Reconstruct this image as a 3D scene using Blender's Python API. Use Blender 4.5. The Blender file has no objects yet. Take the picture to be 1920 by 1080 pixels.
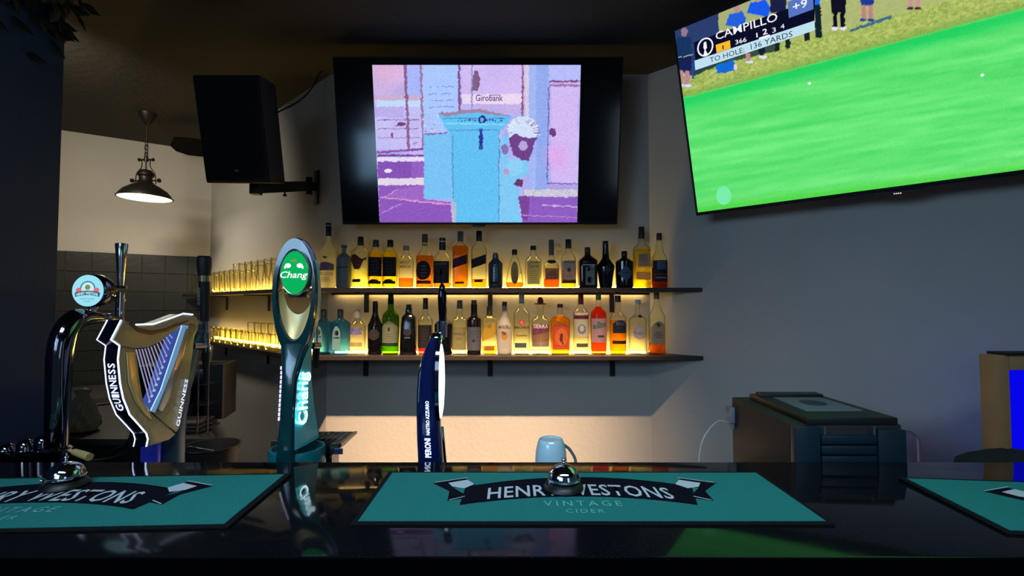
import bpy, bmesh, math, random
import numpy as np
from mathutils import Vector as V, Matrix, noise as mnoise
random.seed(7); rng = np.random.default_rng(7)
PI = math.pi
scn = bpy.context.scene
COL = scn.collection
# ------------------------------------------------------------------ camera
F = 880.0; PITCH = math.radians(2.02); EYE = V((0, 0, 1.5))
cam = bpy.data.cameras.new('camera'); camo = bpy.data.objects.new('camera', cam); COL.objects.link(camo)
camo.location = EYE; camo.rotation_euler = (PI/2 + PITCH, 0, 0)
cam.sensor_width = 36; cam.lens = 36*F/1920; cam.clip_start = .02
scn.camera = camo
# ------------------------------------------------------------------ exposure / world
vs = scn.view_settings; vs.view_transform = 'Standard'; vs.look = 'None'; vs.gamma = 1; vs.use_curve_mapping = False
vs.exposure = 0.0
scn.cycles.transparent_max_bounces = 40
scn.cycles.sample_clamp_indirect = 3
w = bpy.data.worlds.new('world'); scn.world = w; w.use_nodes = True
w.node_tree.nodes['Background'].inputs[0].default_value = (.28, .42, .62, 1)
w.node_tree.nodes['Background'].inputs[1].default_value = .085
def area(name, loc, target, sx, sy, power, color, spread=180, shape='RECTANGLE'):
    l = bpy.data.lights.new(name, 'AREA'); l.shape = shape; l.size = sx; l.size_y = sy
    l.energy = power; l.color = color; l.spread = math.radians(spread)
    o = bpy.data.objects.new(name, l); COL.objects.link(o); o.location = loc
    d = V(target) - V(loc); o.rotation_euler = d.to_track_quat('-Z', 'Z' if abs(d.y) < 1e-6 and abs(d.x) < 1e-6 else 'Y').to_euler()
    return o
# ceiling track of narrow warm downlights grazing the lower part of the back wall
area('ceiling_track_light', (-.30, 1.52, 2.78), (-.30, 2.65, .46), 1.7, .03, 17, (1, .66, .4), 28)
area('bar_fill_light', (0, -.25, 2.7), (0, 1.05, 1.1), 2.6, .35, 7.5, (.62, .82, 1), 62)  # unseen overhead fill added to brighten the bar top and runners
# unseen cool fill lights added behind the camera for brightness and chrome highlights
area('guest_fill_light', (-1.2, -1.6, 2.1), (0, 1.5, 1.2), 1.3, .75, 8.0, (.55, .75, 1))
area('guest_side_fill', (-1.35, -.6, 2.0), (1.6, 1.9, 1.6), .9, .5, 5.5, (.38, .66, 1), 90)
area('guest_right_fill', (1.9, -2.2, 1.9), (.4, 1.5, 1.1), .8, 1.2, 4.0, (.6, .8, 1))
area('pendant_light', (-2.52, 3.2, 2.235), (-2.52, 3.2, 0), .2, .2, 3.2, (1, .93, .8), 180, 'DISK')
area('kitchen_light', (-2.3, 1.9, 2.75), (-2.75, 3.6, 1.9), .4, .2, 11, (1, .9, .72), 110)

# ------------------------------------------------------------------ pixel helpers (photo frame 1920x1080)
FW = V((0, math.cos(PITCH), math.sin(PITCH))); UP = V((0, -math.sin(PITCH), math.cos(PITCH))); RT = V((1, 0, 0))
def ray(px, py): return FW + RT*((px-960)/F) + UP*((540-py)/F)
def at(px, py, Y): d = ray(px, py); return EYE + d*(Y/d.y)
def onz(px, py, z): d = ray(px, py); return EYE + d*((z-1.5)/d.z)
def onx(px, py, x): d = ray(px, py); return EYE + d*(x/d.x)
def onplane(px, py, P, n): d = ray(px, py); return EYE + d*((P-EYE).dot(n)/d.dot(n))
def lin(c):
    r = []
    for v in c[:3]:
        v = v/255
        r.append(v/12.92 if v <= .04045 else ((v+.055)/1.055)**2.4)
    return tuple(r) + (1,)
# ------------------------------------------------------------------ materials
MATS = {}
def newmat(name):
    m = bpy.data.materials.new(name); m.use_nodes = True; nt = m.node_tree
    for n in list(nt.nodes): nt.nodes.remove(n)
    out = nt.nodes.new('ShaderNodeOutputMaterial'); return m, nt, out
def pm(name, col, rough=.5, metal=0, var=.12, scale=12, bump=0, bscale=60, emit=None, estr=0, coat=0, spec=.5, trans=0):
    if name in MATS: return MATS[name]
    m, nt, out = newmat(name); N = nt.nodes; L = nt.links
    p = N.new('ShaderNodeBsdfPrincipled'); c = lin(col)
    tc = N.new('ShaderNodeTexCoord'); nz = N.new('ShaderNodeTexNoise'); nz.inputs['Scale'].default_value = scale; nz.inputs['Detail'].default_value = 4
    L.new(tc.outputs['Object'], nz.inputs['Vector'])
    mx = N.new('ShaderNodeMix'); mx.data_type = 'RGBA'
    mx.inputs[6].default_value = tuple(v*(1-var) for v in c[:3]) + (1,); mx.inputs[7].default_value = tuple(min(1, v*(1+var)) for v in c[:3]) + (1,)
    L.new(nz.outputs['Fac'], mx.inputs[0]); L.new(mx.outputs[2], p.inputs['Base Color'])
    p.inputs['Roughness'].default_value = rough; p.inputs['Metallic'].default_value = metal
    p.inputs['Specular IOR Level'].default_value = spec
    if coat: p.inputs['Coat Weight'].default_value = coat
    if emit: p.inputs['Emission Color'].default_value = lin(emit); p.inputs['Emission Strength'].default_value = estr
    if bump:
        n2 = N.new('ShaderNodeTexNoise'); n2.inputs['Scale'].default_value = bscale; n2.inputs['Detail'].default_value = 5
        L.new(tc.outputs['Object'], n2.inputs['Vector'])
        b = N.new('ShaderNodeBump'); b.inputs['Strength'].default_value = bump; b.inputs['Distance'].default_value = .01
        L.new(n2.outputs['Fac'], b.inputs['Height']); L.new(b.outputs[0], p.inputs['Normal'])
    sh = p
    if trans:
        t = N.new('ShaderNodeBsdfTranslucent'); L.new(mx.outputs[2], t.inputs[0]); ms = N.new('ShaderNodeMixShader'); ms.inputs[0].default_value = trans
        L.new(p.outputs[0], ms.inputs[1]); L.new(t.outputs[0], ms.inputs[2]); sh = ms
    L.new(sh.outputs[0], out.inputs[0]); MATS[name] = m; return m
def em(name, col, s):
    if name in MATS: return MATS[name]
    m, nt, out = newmat(name); e = nt.nodes.new('ShaderNodeEmission'); e.inputs[0].default_value = lin(col); e.inputs[1].default_value = s
    nt.links.new(e.outputs[0], out.inputs[0]); MATS[name] = m; return m
def glass(name, tint=(250, 250, 245), edge=(120, 120, 100), refl=.35, frost=0):
    if name in MATS: return MATS[name]
    m, nt, out = newmat(name); N = nt.nodes; L = nt.links
    lw = N.new('ShaderNodeLayerWeight'); lw.inputs[0].default_value = .25
    cr = N.new('ShaderNodeValToRGB'); cr.color_ramp.elements[0].position = .25; cr.color_ramp.elements[0].color = lin(tint)
    cr.color_ramp.elements[1].position = .95; cr.color_ramp.elements[1].color = lin(edge)
    L.new(lw.outputs['Facing'], cr.inputs[0])
    tr = N.new('ShaderNodeBsdfTransparent'); L.new(cr.outputs[0], tr.inputs[0])
    gl = N.new('ShaderNodeBsdfGlossy'); gl.inputs['Roughness'].default_value = .06
    mt = N.new('ShaderNodeMath'); mt.operation = 'MULTIPLY'; mt.inputs[1].default_value = refl; L.new(lw.outputs['Fresnel'], mt.inputs[0])
    ms = N.new('ShaderNodeMixShader'); L.new(mt.outputs[0], ms.inputs[0]); L.new(tr.outputs[0], ms.inputs[1]); L.new(gl.outputs[0], ms.inputs[2])
    sh = ms
    if frost:
        t = N.new('ShaderNodeBsdfTranslucent'); t.inputs[0].default_value = lin(tint); d = N.new('ShaderNodeBsdfDiffuse'); d.inputs[0].default_value = lin(tint)
        a = N.new('ShaderNodeMixShader'); a.inputs[0].default_value = .4; L.new(t.outputs[0], a.inputs[1]); L.new(d.outputs[0], a.inputs[2])
        b = N.new('ShaderNodeMixShader'); b.inputs[0].default_value = frost; L.new(ms.outputs[0], b.inputs[1]); L.new(a.outputs[0], b.inputs[2]); sh = b
    L.new(sh.outputs[0], out.inputs[0]); MATS[name] = m; return m
def liquid(col):
    name = 'liquid_%02x%02x%02x' % tuple(col)
    if name in MATS: return MATS[name]
    m, nt, out = newmat(name); N = nt.nodes; L = nt.links
    c = lin((col[0], min(255, col[1]*1.07+8), col[2])); s = tuple(max(v, 1e-4)**.5 for v in c[:3]) + (1,)
    tr = N.new('ShaderNodeBsdfTransparent'); tr.inputs[0].default_value = s
    t = N.new('ShaderNodeBsdfTranslucent'); t.inputs[0].default_value = c
    ms = N.new('ShaderNodeMixShader'); ms.inputs[0].default_value = .22; L.new(tr.outputs[0], ms.inputs[1]); L.new(t.outputs[0], ms.inputs[2])
    L.new(ms.outputs[0], out.inputs[0]); MATS[name] = m; return m
# ------------------------------------------------------------------ mesh helpers
class MB:
    def __init__(s): s.v = []; s.f = []
    def add(s, vs, fs):
        b = len(s.v); s.v += [tuple(v) for v in vs]; s.f += [tuple(i+b for i in f) for f in fs]; return s
    def box(s, c, d, M=None):
        x, y, z = d[0]/2, d[1]/2, d[2]/2
        vs = [V((i*x, j*y, k*z)) for i in (-1, 1) for j in (-1, 1) for k in (-1, 1)]
        if M: vs = [M @ v for v in vs]
        return s.add([v+V(c) for v in vs], [(0,1,3,2),(4,6,7,5),(0,4,5,1),(2,3,7,6),(0,2,6,4),(1,5,7,3)])
    def hexa(s, p):  # 8 points: 4 front loop, 4 back loop
        return s.add(p, [(0,1,2,3),(7,6,5,4),(0,4,5,1),(1,5,6,2),(2,6,7,3),(3,7,4,0)])
    def prism(s, poly, off):  # poly: 3D points, off vector
        n = len(poly); off = V(off)
        return s.add([V(p) for p in poly]+[V(p)+off for p in poly], [tuple(range(n)), tuple(range(2*n-1, n-1, -1))]+[(i, n+i, n+(i+1) % n, (i+1) % n) for i in range(n)])
    def rings(s, R, caps=True, closed=True):
        n = len(R[0]); b = len(s.v)
        for r in R: s.v += [tuple(p) for p in r]
        for k in range(len(R)-1):
            for i in range(n if closed else n-1):
                j = (i+1) % n; s.f.append((b+k*n+i, b+k*n+j, b+(k+1)*n+j, b+(k+1)*n+i))
        if caps: s.f.append(tuple(b+i for i in range(n-1, -1, -1))); s.f.append(tuple(b+(len(R)-1)*n+i for i in range(n)))
        return s
    def lathe(s, prof, c=(0, 0, 0), seg=24, axis='Z', caps=True):
        R = []
        for r, z in prof:
            r = max(r, 1e-5); ring = []
            for i in range(seg):
                a = 2*PI*i/seg; x, y = r*math.cos(a), r*math.sin(a)
                p = (x, y, z) if axis == 'Z' else ((x, z, y) if axis == 'Y' else (z, x, y))
                ring.append((p[0]+c[0], p[1]+c[1], p[2]+c[2]))
            R.append(ring)
        return s.rings(R, caps)
    def tube(s, pts, r, seg=10, caps=True):
        pts = [V(p) for p in pts]; rs = r if isinstance(r, (list, tuple)) else [r]*len(pts); R = []; prev = None
        for i, p in enumerate(pts):
            t = (pts[min(i+1, len(pts)-1)]-pts[max(i-1, 0)]).normalized()
            if prev is None: a = t.orthogonal().normalized()
            else: a = (prev - t*prev.dot(t)).normalized()
            prev = a; b = t.cross(a)
            R.append([p+(a*math.cos(2*PI*k/seg)+b*math.sin(2*PI*k/seg))*rs[i] for k in range(seg)])
        return s.rings(R, caps)
def catmull(pts, n=6):
    pts = [V(p) for p in pts]; P = [pts[0]*2-pts[1]]+pts+[pts[-1]*2-pts[-2]]; out = []
    for i in range(1, len(P)-2):
        for k in range(n):
            t = k/n; a, b, c, d = P[i-1], P[i], P[i+1], P[i+2]
            out.append(.5*((2*b)+(c-a)*t+(2*a-5*b+4*c-d)*t*t+(3*b-a-3*c+d)*t**3))
    return out+[pts[-1]]
def rootloc(p):
    while p.parent: p = p.parent
    return p.location.copy()
def obj(name, mb, m, parent=None, local=False, smooth=None, bevel=0, kind=None, label=None, bseg=2):
    me = bpy.data.meshes.new(name)
    vs = [V(v) for v in mb.v]
    if parent is not None and not local:
        o = rootloc(parent); vs = [v-o for v in vs]
    bm = bmesh.new(); bv = [bm.verts.new(v) for v in vs]
    for f in mb.f:
        try: bm.faces.new([bv[i] for i in f])
        except ValueError: pass
    bmesh.ops.recalc_face_normals(bm, faces=bm.faces)
    if bevel:
        es = [e for e in bm.edges if len(e.link_faces) == 2 and e.calc_face_angle(0) > .6]
        bmesh.ops.bevel(bm, geom=es, offset=bevel, segments=bseg, affect='EDGES', profile=.6, clamp_overlap=True)
    bm.to_mesh(me); bm.free()
    if smooth is not None or bevel:
        for p in me.polygons: p.use_smooth = True
        me.set_sharp_from_angle(angle=math.radians(smooth or 40))
    me.materials.append(m)
    ob = bpy.data.objects.new(name, me); COL.objects.link(ob)
    if parent: ob.parent = parent
    if kind: ob['kind'] = kind
    if label: ob['label'] = label
    return ob
def thing(name, label, cat, loc=(0, 0, 0), rotz=0, group=None):
    o = bpy.data.objects.new(name, None); COL.objects.link(o); o.location = loc; o.rotation_euler = (0, 0, rotz)
    o.empty_display_size = .05
    o['label'] = label; o['category'] = cat
    if group: o['group'] = group
    return o
def tag(o, label, cat, group=None):
    o['label'] = label; o['category'] = cat
    if group: o['group'] = group
    return o
def base_at(o, p):  # move a single-mesh thing's origin to p
    o.data.transform(Matrix.Translation(-V(p))); o.location = p; return o
def text(name, s, A, B, up, h, m, parent, local=False, bold=0, shear=0, arc=0, sp=1.0, thick=0):
    """lettering laid between points A and B (full width), height h along up; arc lifts the middle"""
    c = bpy.data.curves.new(name, 'FONT'); c.body = s; c.offset = bold; c.shear = shear; c.resolution_u = 2; c.space_character = sp
    t = bpy.data.objects.new('tmp', c); COL.objects.link(t)
    dg = bpy.context.evaluated_depsgraph_get(); me = bpy.data.meshes.new_from_object(t.evaluated_get(dg)); bpy.data.objects.remove(t); bpy.data.curves.remove(c)
    n = len(me.vertices); co = np.empty(n*3); me.vertices.foreach_get('co', co); co = co.reshape(-1, 3)
    x0, x1, y0, y1 = co[:, 0].min(), co[:, 0].max(), co[:, 1].min(), co[:, 1].max()
    A = V(A); B = V(B); up = V(up).normalized(); u = (co[:, 0]-x0)/(x1-x0); v = (co[:, 1]-y0)/(y1-y0)*h + arc*(1-(2*u-1)**2)
    P = np.array(A)[None]+u[:, None]*np.array(B-A)[None]+v[:, None]*np.array(up)[None]
    if parent is not None and not local: P = P-np.array(rootloc(parent))[None]
    me.vertices.foreach_set('co', P.astype(np.float32).ravel()); me.update(); me.materials.clear(); me.materials.append(m)
    ob = bpy.data.objects.new(name, me); COL.objects.link(ob); ob.parent = parent
    return ob

# ------------------------------------------------------------------ common materials
M_wall = pm('painted_plaster', (172, 168, 160), .85, var=.07, scale=3, bump=.16, bscale=45)
M_ceil = pm('dark_ceiling_paint', (48, 46, 43), .9, var=.1, scale=3, bump=.3, bscale=30)
M_floor = pm('dark_floor_tile', (40, 38, 38), .5, var=.2)
M_blackpl = pm('black_plastic', (12, 13, 16), .45, var=.2)
M_black = pm('matt_black', (8, 9, 12), .6, var=.2)
M_chrome = pm('chrome', (205, 208, 215), .06, 1, var=.04)
M_chromed = pm('dark_chrome', (120, 122, 130), .08, 1, var=.08)
M_steel = pm('brushed_steel', (140, 142, 145), .3, 1, var=.1)
M_iron = pm('dark_iron', (34, 32, 30), .5, .5, var=.2)
M_white = pm('white_print', (225, 228, 230), .6, var=.03)
M_ink = pm('black_print', (12, 12, 18), .6, var=.1)

# ------------------------------------------------------------------ room shell
A = V((-1.04, 2.65)); C = V((.78, 2.65)); B = V((-2.60, 4.03)); D = V((-5.1, 2.42)); H = 2.82
# right TV first: its bottom edge gives the right wall's direction
BL2 = at(1305, 405, 2.25); P2 = onz(1920, 327, BL2.z); e1 = (P2-BL2); e1.z = 0; e1.normalize()
d0 = ray(1260, 55); s_ = (BL2-EYE).dot(e1)/d0.dot(e1); TL2 = EYE+d0*s_
e2 = (TL2-BL2); h2 = e2.length; e2.normalize(); nr2 = e1.cross(e2).normalized()
if nr2.y > 0: nr2 = -nr2
E = C + V((e1.x, e1.y))*4.2
def wall(name, p, q, m=M_wall, z0=0, z1=H, t=.12, inn=None):
    d = (q-p).normalized(); n = V((d.y, -d.x)); c = V((0, 1.2))
    if (c-p).dot(n) > 0: n = -n
    o = n*t
    mb = MB().prism([(p.x, p.y, z0), (q.x, q.y, z0), (q.x+o.x, q.y+o.y, z0), (p.x+o.x, p.y+o.y, z0)], (0, 0, z1-z0))
    ob = obj(name, mb, m, kind='structure'); return ob
wall('wall_back', A, C); wall('wall_right', C, E); wall('wall_left', A, B)
wk = wall('wall_kitchen', B, D)
M_tealwall = pm('dark_blue_paint', (8, 46, 92), .8, var=.12, scale=4, bump=.2)
obj('wall_divider', MB().box((-1.9, .3, H/2), (.3, 3.0, H)), M_tealwall, kind='structure')
obj('ceiling', MB().box((-.5, 1.2, H+.05), (10, 7, .1)), M_ceil, kind='structure')
obj('floor', MB().box((-.5, 1.2, -.05), (10, 7, .1)), M_floor, kind='structure')
# dark glazed tiles on the kitchen wall, each one a piece
M_tile = pm('dark_grey_tile', (42, 44, 42), .28, var=.25, scale=9, bump=.1, bscale=25)
M_grout = pm('grout', (62, 64, 60), .9)
dK = (D-B).normalized(); nK = V((dK.y, -dK.x)); nK = nK if (V((0, 1.2))-B).dot(nK) > 0 else -nK
me_t = None; ts = .152; z_top = 1.905
gm = MB().prism([(B.x, B.y, .85), (B.x+dK.x*1.5, B.y+dK.y*1.5, .85), (B.x+dK.x*1.5+nK.x*.004, B.y+dK.y*1.5+nK.y*.004, .85), (B.x+nK.x*.004, B.y+nK.y*.004, .85)], (0, 0, z_top-.85))
obj('grout_bed', gm, M_grout, parent=wk)
angK = math.atan2(dK.y, dK.x); k = 0
for i in range(9):
    for j in range(7):
        c2 = B + dK*(ts*(i+.5)+.004); z = z_top-ts*(j+.5)
        if me_t is None:
            t_ = obj('tile', MB().box((0, 0, 0), (ts-.004, .009, ts-.004)), M_tile, local=True, bevel=.0015, bseg=1); me_t = t_.data
        else: t_ = bpy.data.objects.new('tile', me_t); COL.objects.link(t_)
        t_.parent = wk; t_.location = (c2.x+nK.x*.0065, c2.y+nK.y*.0065, z); t_.rotation_euler = (random.uniform(-.004, .004), 0, angK+random.uniform(-.006, .006))

# ------------------------------------------------------------------ bar top
BZ = 1.10
def bar_mat():
    m, nt, out = newmat('black_granite'); N = nt.nodes; L = nt.links
    p = N.new('ShaderNodeBsdfPrincipled'); tc = N.new('ShaderNodeTexCoord')
    v = N.new('ShaderNodeTexNoise'); v.inputs['Scale'].default_value = 260; v.inputs['Detail'].default_value = 2; L.new(tc.outputs['Object'], v.inputs[0])
    cr = N.new('ShaderNodeValToRGB'); cr.color_ramp.elements[0].position = .55; cr.color_ramp.elements[0].color = (.004, .0045, .006, 1)
    cr.color_ramp.elements[1].position = .75; cr.color_ramp.elements[1].color = (.014, .015, .02, 1); L.new(v.outputs[0], cr.inputs[0]); L.new(cr.outputs[0], p.inputs['Base Color'])
    n2 = N.new('ShaderNodeTexNoise'); n2.inputs['Scale'].default_value = 7; n2.inputs['Detail'].default_value = 6; L.new(tc.outputs['Object'], n2.inputs[0])
    mr = N.new('ShaderNodeMapRange'); mr.inputs[1].default_value = .3; mr.inputs[2].default_value = .8; mr.inputs[3].default_value = .035; mr.inputs[4].default_value = .13
    L.new(n2.outputs[0], mr.inputs[0]); L.new(mr.outputs[0], p.inputs['Roughness']); p.inputs['Specular IOR Level'].default_value = .18
    L.new(p.outputs[0], out.inputs[0]); return m
M_bar = bar_mat()
yF = onz(960, 1045, BZ).y; yB = onz(960, 866, BZ).y
bt = thing('bar_counter', 'glossy black speckled stone bar counter running across the foreground', 'bar counter', (0, (yF+yB)/2, 0))
obj('counter_top', MB().box((.1, (yF+yB)/2, BZ-.02), (3.68, yB-yF, .04)), M_bar, bt, bevel=.004)
obj('front_panel', MB().box((.1, yF+.07, .53), (3.68, .04, 1.06)), pm('fascia_black', (2, 2, 4), 1, spec=.02), bt)
sc_ = thing('service_counter', 'dark low service counter behind the bar carrying the tap towers', 'counter', (0, yB+.17, 0))
obj('service_shelf', MB().box((.1, yB+.17, .965), (3.6, .34, .03)), pm('service_laminate', (20, 20, 22), .5), sc_)
obj('edge_fascia', MB().box((.1, yF-.004, BZ-.024), (3.68, .008, .046)), pm('fascia_black', (2, 2, 4), 1, spec=.02), bt)
obj('rear_panel', MB().box((.1, yB+.3, .475), (3.6, .03, .95)), M_black, sc_)
SZ = .98
# ------------------------------------------------------------------ bar runners
M_teal = pm('teal_runner_fabric', (6, 122, 116), .95, var=.1, scale=120, bump=.4, bscale=400)
M_rub = pm('black_rubber', (8, 10, 14), .9, spec=.2)
M_navy = pm('navy_print', (6, 9, 24), .95, spec=.1)
M_pale = pm('pale_print', (190, 200, 208), .8)
M_vint = pm('pale_teal_print', (110, 185, 180), .8)
mz = BZ+.005
cF = [onz(x, y, mz) for x, y in ((655, 982), (1567, 982), (1425, 884), (727, 884))]
Wm = (cF[1]-cF[0]).length; Dm = cF[2].y-cF[1].y; mc = (cF[0]+cF[1]+cF[2]+cF[3])/4
def runner(label, cx, cy, rot):
    r = thing('bar_runner', label, 'bar runner', (cx, cy, BZ), rot, 'teal bar runners along the counter')
    obj('backing', MB().box((0, 0, .0025), (Wm, Dm, .0049)), M_rub, r, local=True, bevel=.0015, bseg=1)
    obj('face_fabric', MB().box((0, 0, .0054), (Wm-.024, Dm-.02, .001)), M_teal, r, local=True)
    def q(px, py):
        p = onz(px, py, mz); return V((p.x-mc.x, p.y-mc.y, 0))
    z1, z2 = .0063, .0067
    def flat(name, pts, m, z):
        mb = MB(); pts = [V((p.x, p.y, z)) for p in pts]; mb.prism(pts, (0, 0, .0003)); return obj(name, mb, m, r, local=True)
    def half(sgn):  # folded ribbon tail, drawn on the right half and mirrored
        c0 = q(1085, 930)
        def mir(p): return V((c0.x+(p.x-c0.x)*sgn, p.y, 0))
        T = [mir(q(*p)) for p in ((1264, 910), (1275, 898), (1342, 907), (1322, 922), (1338, 940), (1292, 934), (1310, 916))]
        flat('ribbon_tail', T, M_navy, z1)
        flat('ribbon_roll', [mir(q(*p)) for p in ((1266, 909), (1273, 901), (1313, 907), (1310, 914), (1290, 917))], M_pale, z2)
        for a, b in (((1270, 897), (1338, 906)), ((1300, 932), (1334, 939))):
            a = mir(q(*a)); b = mir(q(*b)); d = V((0, .0012, 0)); flat('ribbon_line', [a-d, b-d, b+d, a+d], M_pale, z2)
    half(1); half(-1)
    # arched ribbon body
    def arcline(x0, x1, yl, ymid, yr, n=16):
        o = []
        for i in range(n+1):
            t = i/n; k = 1-(2*t-1)**2; o.append(q(x0+(x1-x0)*t, (yl+(yr-yl)*t)*(1-k)+ymid*k))
        return o
    top = arcline(873, 1297, 914, 896, 914); bot = arcline(862, 1308, 948, 932, 948)
    flat('ribbon', top+bot[::-1], M_navy, z1+.0001)
    for nm, ar, off in (('ribbon_line', top, -.004), ('ribbon_line', bot, .005)):
        mb = MB(); up_ = [p+V((0, off+.0008, z2)) for p in ar]; dn = [p+V((0, off-.0008, z2)) for p in ar]
        n = len(ar); mb.add([tuple(p) for p in up_]+[tuple(p) for p in dn], [(i, i+1, n+i+1, n+i) for i in range(n-1)]); obj(nm, mb, M_pale, r, local=True)
    a = q(913, 938); b = q(1268, 938); mid = (a.x+b.x)/2
    a.z = b.z = z2+.0002
    hh = q(1080, 908).y-q(1080, 928).y
    text('lettering', 'HENRY WESTONS', a, b, (0, 1, 0), abs(hh)*1.02, M_pale, r, local=True, bold=.012, arc=.021, sp=1.05)
    a = q(1020, 950); b = q(1168, 950); a.z = b.z = z2; text('lettering', 'VINTAGE', a, b, (0, 1, 0), .024, M_vint, r, local=True, sp=1.4)
    a = q(1062, 963); b = q(1135, 963); a.z = b.z = z2; text('lettering', 'CIDER', a, b, (0, 1, 0), .016, M_vint, r, local=True, sp=1.3)
    return r
runner('teal bar runner at the centre of the bar, under the middle call bell', mc.x, mc.y, 0)
l1 = onz(430, 985, mz); l2 = onz(545, 888, mz); d = (l2-l1); ang = math.atan2(-d.x, d.y); cx = (l1+l2)/2 - V((math.cos(ang), math.sin(ang), 0))*(Wm/2)
runner('teal bar runner at the left end, under the chrome tower bell', cx.x, cx.y, ang)
l1 = onz(1885, 997, mz); l2 = onz(1685, 895, mz); d = (l2-l1); ang = math.atan2(-d.x, d.y); cx = (l1+l2)/2 + V((math.cos(ang), math.sin(ang), 0))*(Wm/2)
runner('teal bar runner at the right end, cut off by the photo edge', cx.x, cx.y, ang)

# ------------------------------------------------------------------ call bells
def bell(label, X, Y):
    r = thing('call_bell', label, 'bell', (X, Y, BZ+.0064), 0, 'chrome call bells on the bar')
    obj('base', MB().lathe([(.0, 0), (.040, 0), (.042, .004), (.040, .010), (.032, .017), (.014, .021), (0, .021)], seg=40), M_blackpl, r, local=True, smooth=35)
    prof = [(.0335, .022), (.0345, .024), (.034, .027)]
    for i in range(1, 11):
        a = i/10*PI/2; prof.append((.0325*math.cos(a)+.0005, .027+.026*math.sin(a)))
    obj('dome', MB().lathe(prof, seg=48), M_chrome, r, local=True, smooth=60)
    obj('rim', MB().lathe([(.0335, .020), (.036, .0215), (.036, .0235), (.0335, .0245)], seg=48, caps=False), M_chrome, r, local=True, smooth=60)
    obj('button', MB().lathe([(.003, .050), (.003, .060), (.0045, .061), (.005, .063), (.0035, .0655), (0, .066)], seg=16), M_chrome, r, local=True, smooth=60)
    p = MB()
    obj('clapper_arm', MB().tube([(-.025, -.012, .016), (-.036, -.018, .018)], .004), M_chrome, r, local=True, smooth=60)
p = onz(1057, 923, BZ); bell('chrome call bell with black base on the middle teal runner', p.x, p.y)
p = onz(122, 918, BZ); bell('chrome call bell with black base on the left teal runner', p.x, p.y)

# ------------------------------------------------------------------ helper: picture made of coloured points
def picture(name, P00, eu, ev, W, Hh, nu, nv, painter, m, parent, nrm):
    """grid of coloured points on the plane: painter gets photo pixel arrays"""
    u = np.linspace(0, 1, nu); v = np.linspace(0, 1, nv); U, Vv = np.meshgrid(u, v)
    P = np.array(P00)[None, None]+U[..., None]*np.array(eu)*W+Vv[..., None]*np.array(ev)*Hh
    Q = P-np.array(EYE); dep = Q@np.array(FW); px = 960+F*(Q@np.array(RT))/dep; py = 540-F*(Q@np.array(UP))/dep
    colr = painter(px, py, U, Vv)
    P = P+np.array(nrm)*.0006-np.array(rootloc(parent))
    me = bpy.data.meshes.new(name); idx = np.arange(nu*nv).reshape(nv, nu)
    f = np.stack([idx[:-1, :-1], idx[:-1, 1:], idx[1:, 1:], idx[1:, :-1]], -1).reshape(-1, 4)
    me.vertices.add(nu*nv); me.vertices.foreach_set('co', P.astype(np.float32).ravel())
    me.loops.add(len(f)*4); me.loops.foreach_set('vertex_index', f.ravel().astype(np.int32))
    me.polygons.add(len(f)); me.polygons.foreach_set('loop_start', np.arange(0, len(f)*4, 4, dtype=np.int32))
    me.update(calc_edges=True)
    at_ = me.color_attributes.new('Col', 'FLOAT_COLOR', 'POINT')
    cc = np.ones((nu*nv, 4), np.float32); c = np.clip(colr.reshape(-1, 3)/255, 0, 1); cc[:, :3] = np.where(c <= .04045, c/12.92, ((c+.055)/1.055)**2.4)
    at_.data.foreach_set('color', cc.ravel()); me.materials.append(m)
    o = bpy.data.objects.new(name, me); COL.objects.link(o); o.parent = parent; return o
def screenmat(name, s):
    m, nt, out = newmat(name); a = nt.nodes.new('ShaderNodeVertexColor'); a.layer_name = 'Col'; e = nt.nodes.new('ShaderNodeEmission'); e.inputs[1].default_value = s
    nt.links.new(a.outputs[0], e.inputs[0]); nt.links.new(e.outputs[0], out.inputs[0]); return m
class Paint:
    def __init__(s, X, Y, base): s.X = X; s.Y = Y; s.c = np.zeros(X.shape+(3,))+np.array(base, float)
    def mask(s, m, col, a=1): 
        m = m[..., None]*a; s.c = s.c*(1-m)+np.array(col, float)*m
    def rect(s, x0, y0, x1, y1, col, a=1): s.mask(((s.X >= x0)&(s.X <= x1)&(s.Y >= y0)&(s.Y <= y1)).astype(float), col, a)
    def poly(s, pts, col, a=1):
        ins = np.zeros(s.X.shape, bool); n = len(pts); j = n-1
        for i in range(n):
            xi, yi = pts[i]; xj, yj = pts[j]
            if yi != yj: ins ^= ((yi > s.Y) != (yj > s.Y))&(s.X < (xj-xi)*(s.Y-yi)/(yj-yi)+xi)
            j = i
        s.mask(ins.astype(float), col, a)
    def ell(s, cx, cy, rx, ry, col, a=1, soft=0):
        d = np.sqrt(((s.X-cx)/rx)**2+((s.Y-cy)/ry)**2)
        s.mask(np.clip((1-d)/soft, 0, 1) if soft else (d <= 1).astype(float), col, a)
    def line(s, x0, y0, x1, y1, w, col, a=1):
        d = max(math.hypot(x1-x0, y1-y0), 1e-6); nx, ny = -(y1-y0)/d*w/2, (x1-x0)/d*w/2
        s.poly([(x0+nx, y0+ny), (x1+nx, y1+ny), (x1-nx, y1-ny), (x0-nx, y0-ny)], col, a)
def fnoise(X, Y, sx, sy, seed=0):
    """smooth value noise"""
    g = np.random.default_rng(seed).random((64, 64)); x = X/sx; y = Y/sy
    xi = np.floor(x).astype(int); yi = np.floor(y).astype(int); fx = x-xi; fy = y-yi; fx = fx*fx*(3-2*fx); fy = fy*fy*(3-2*fy)
    G = lambda a, b: g[a % 64, b % 64]
    return (G(xi, yi)*(1-fx)+G(xi+1, yi)*fx)*(1-fy)+(G(xi, yi+1)*(1-fx)+G(xi+1, yi+1)*fx)*fy

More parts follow.
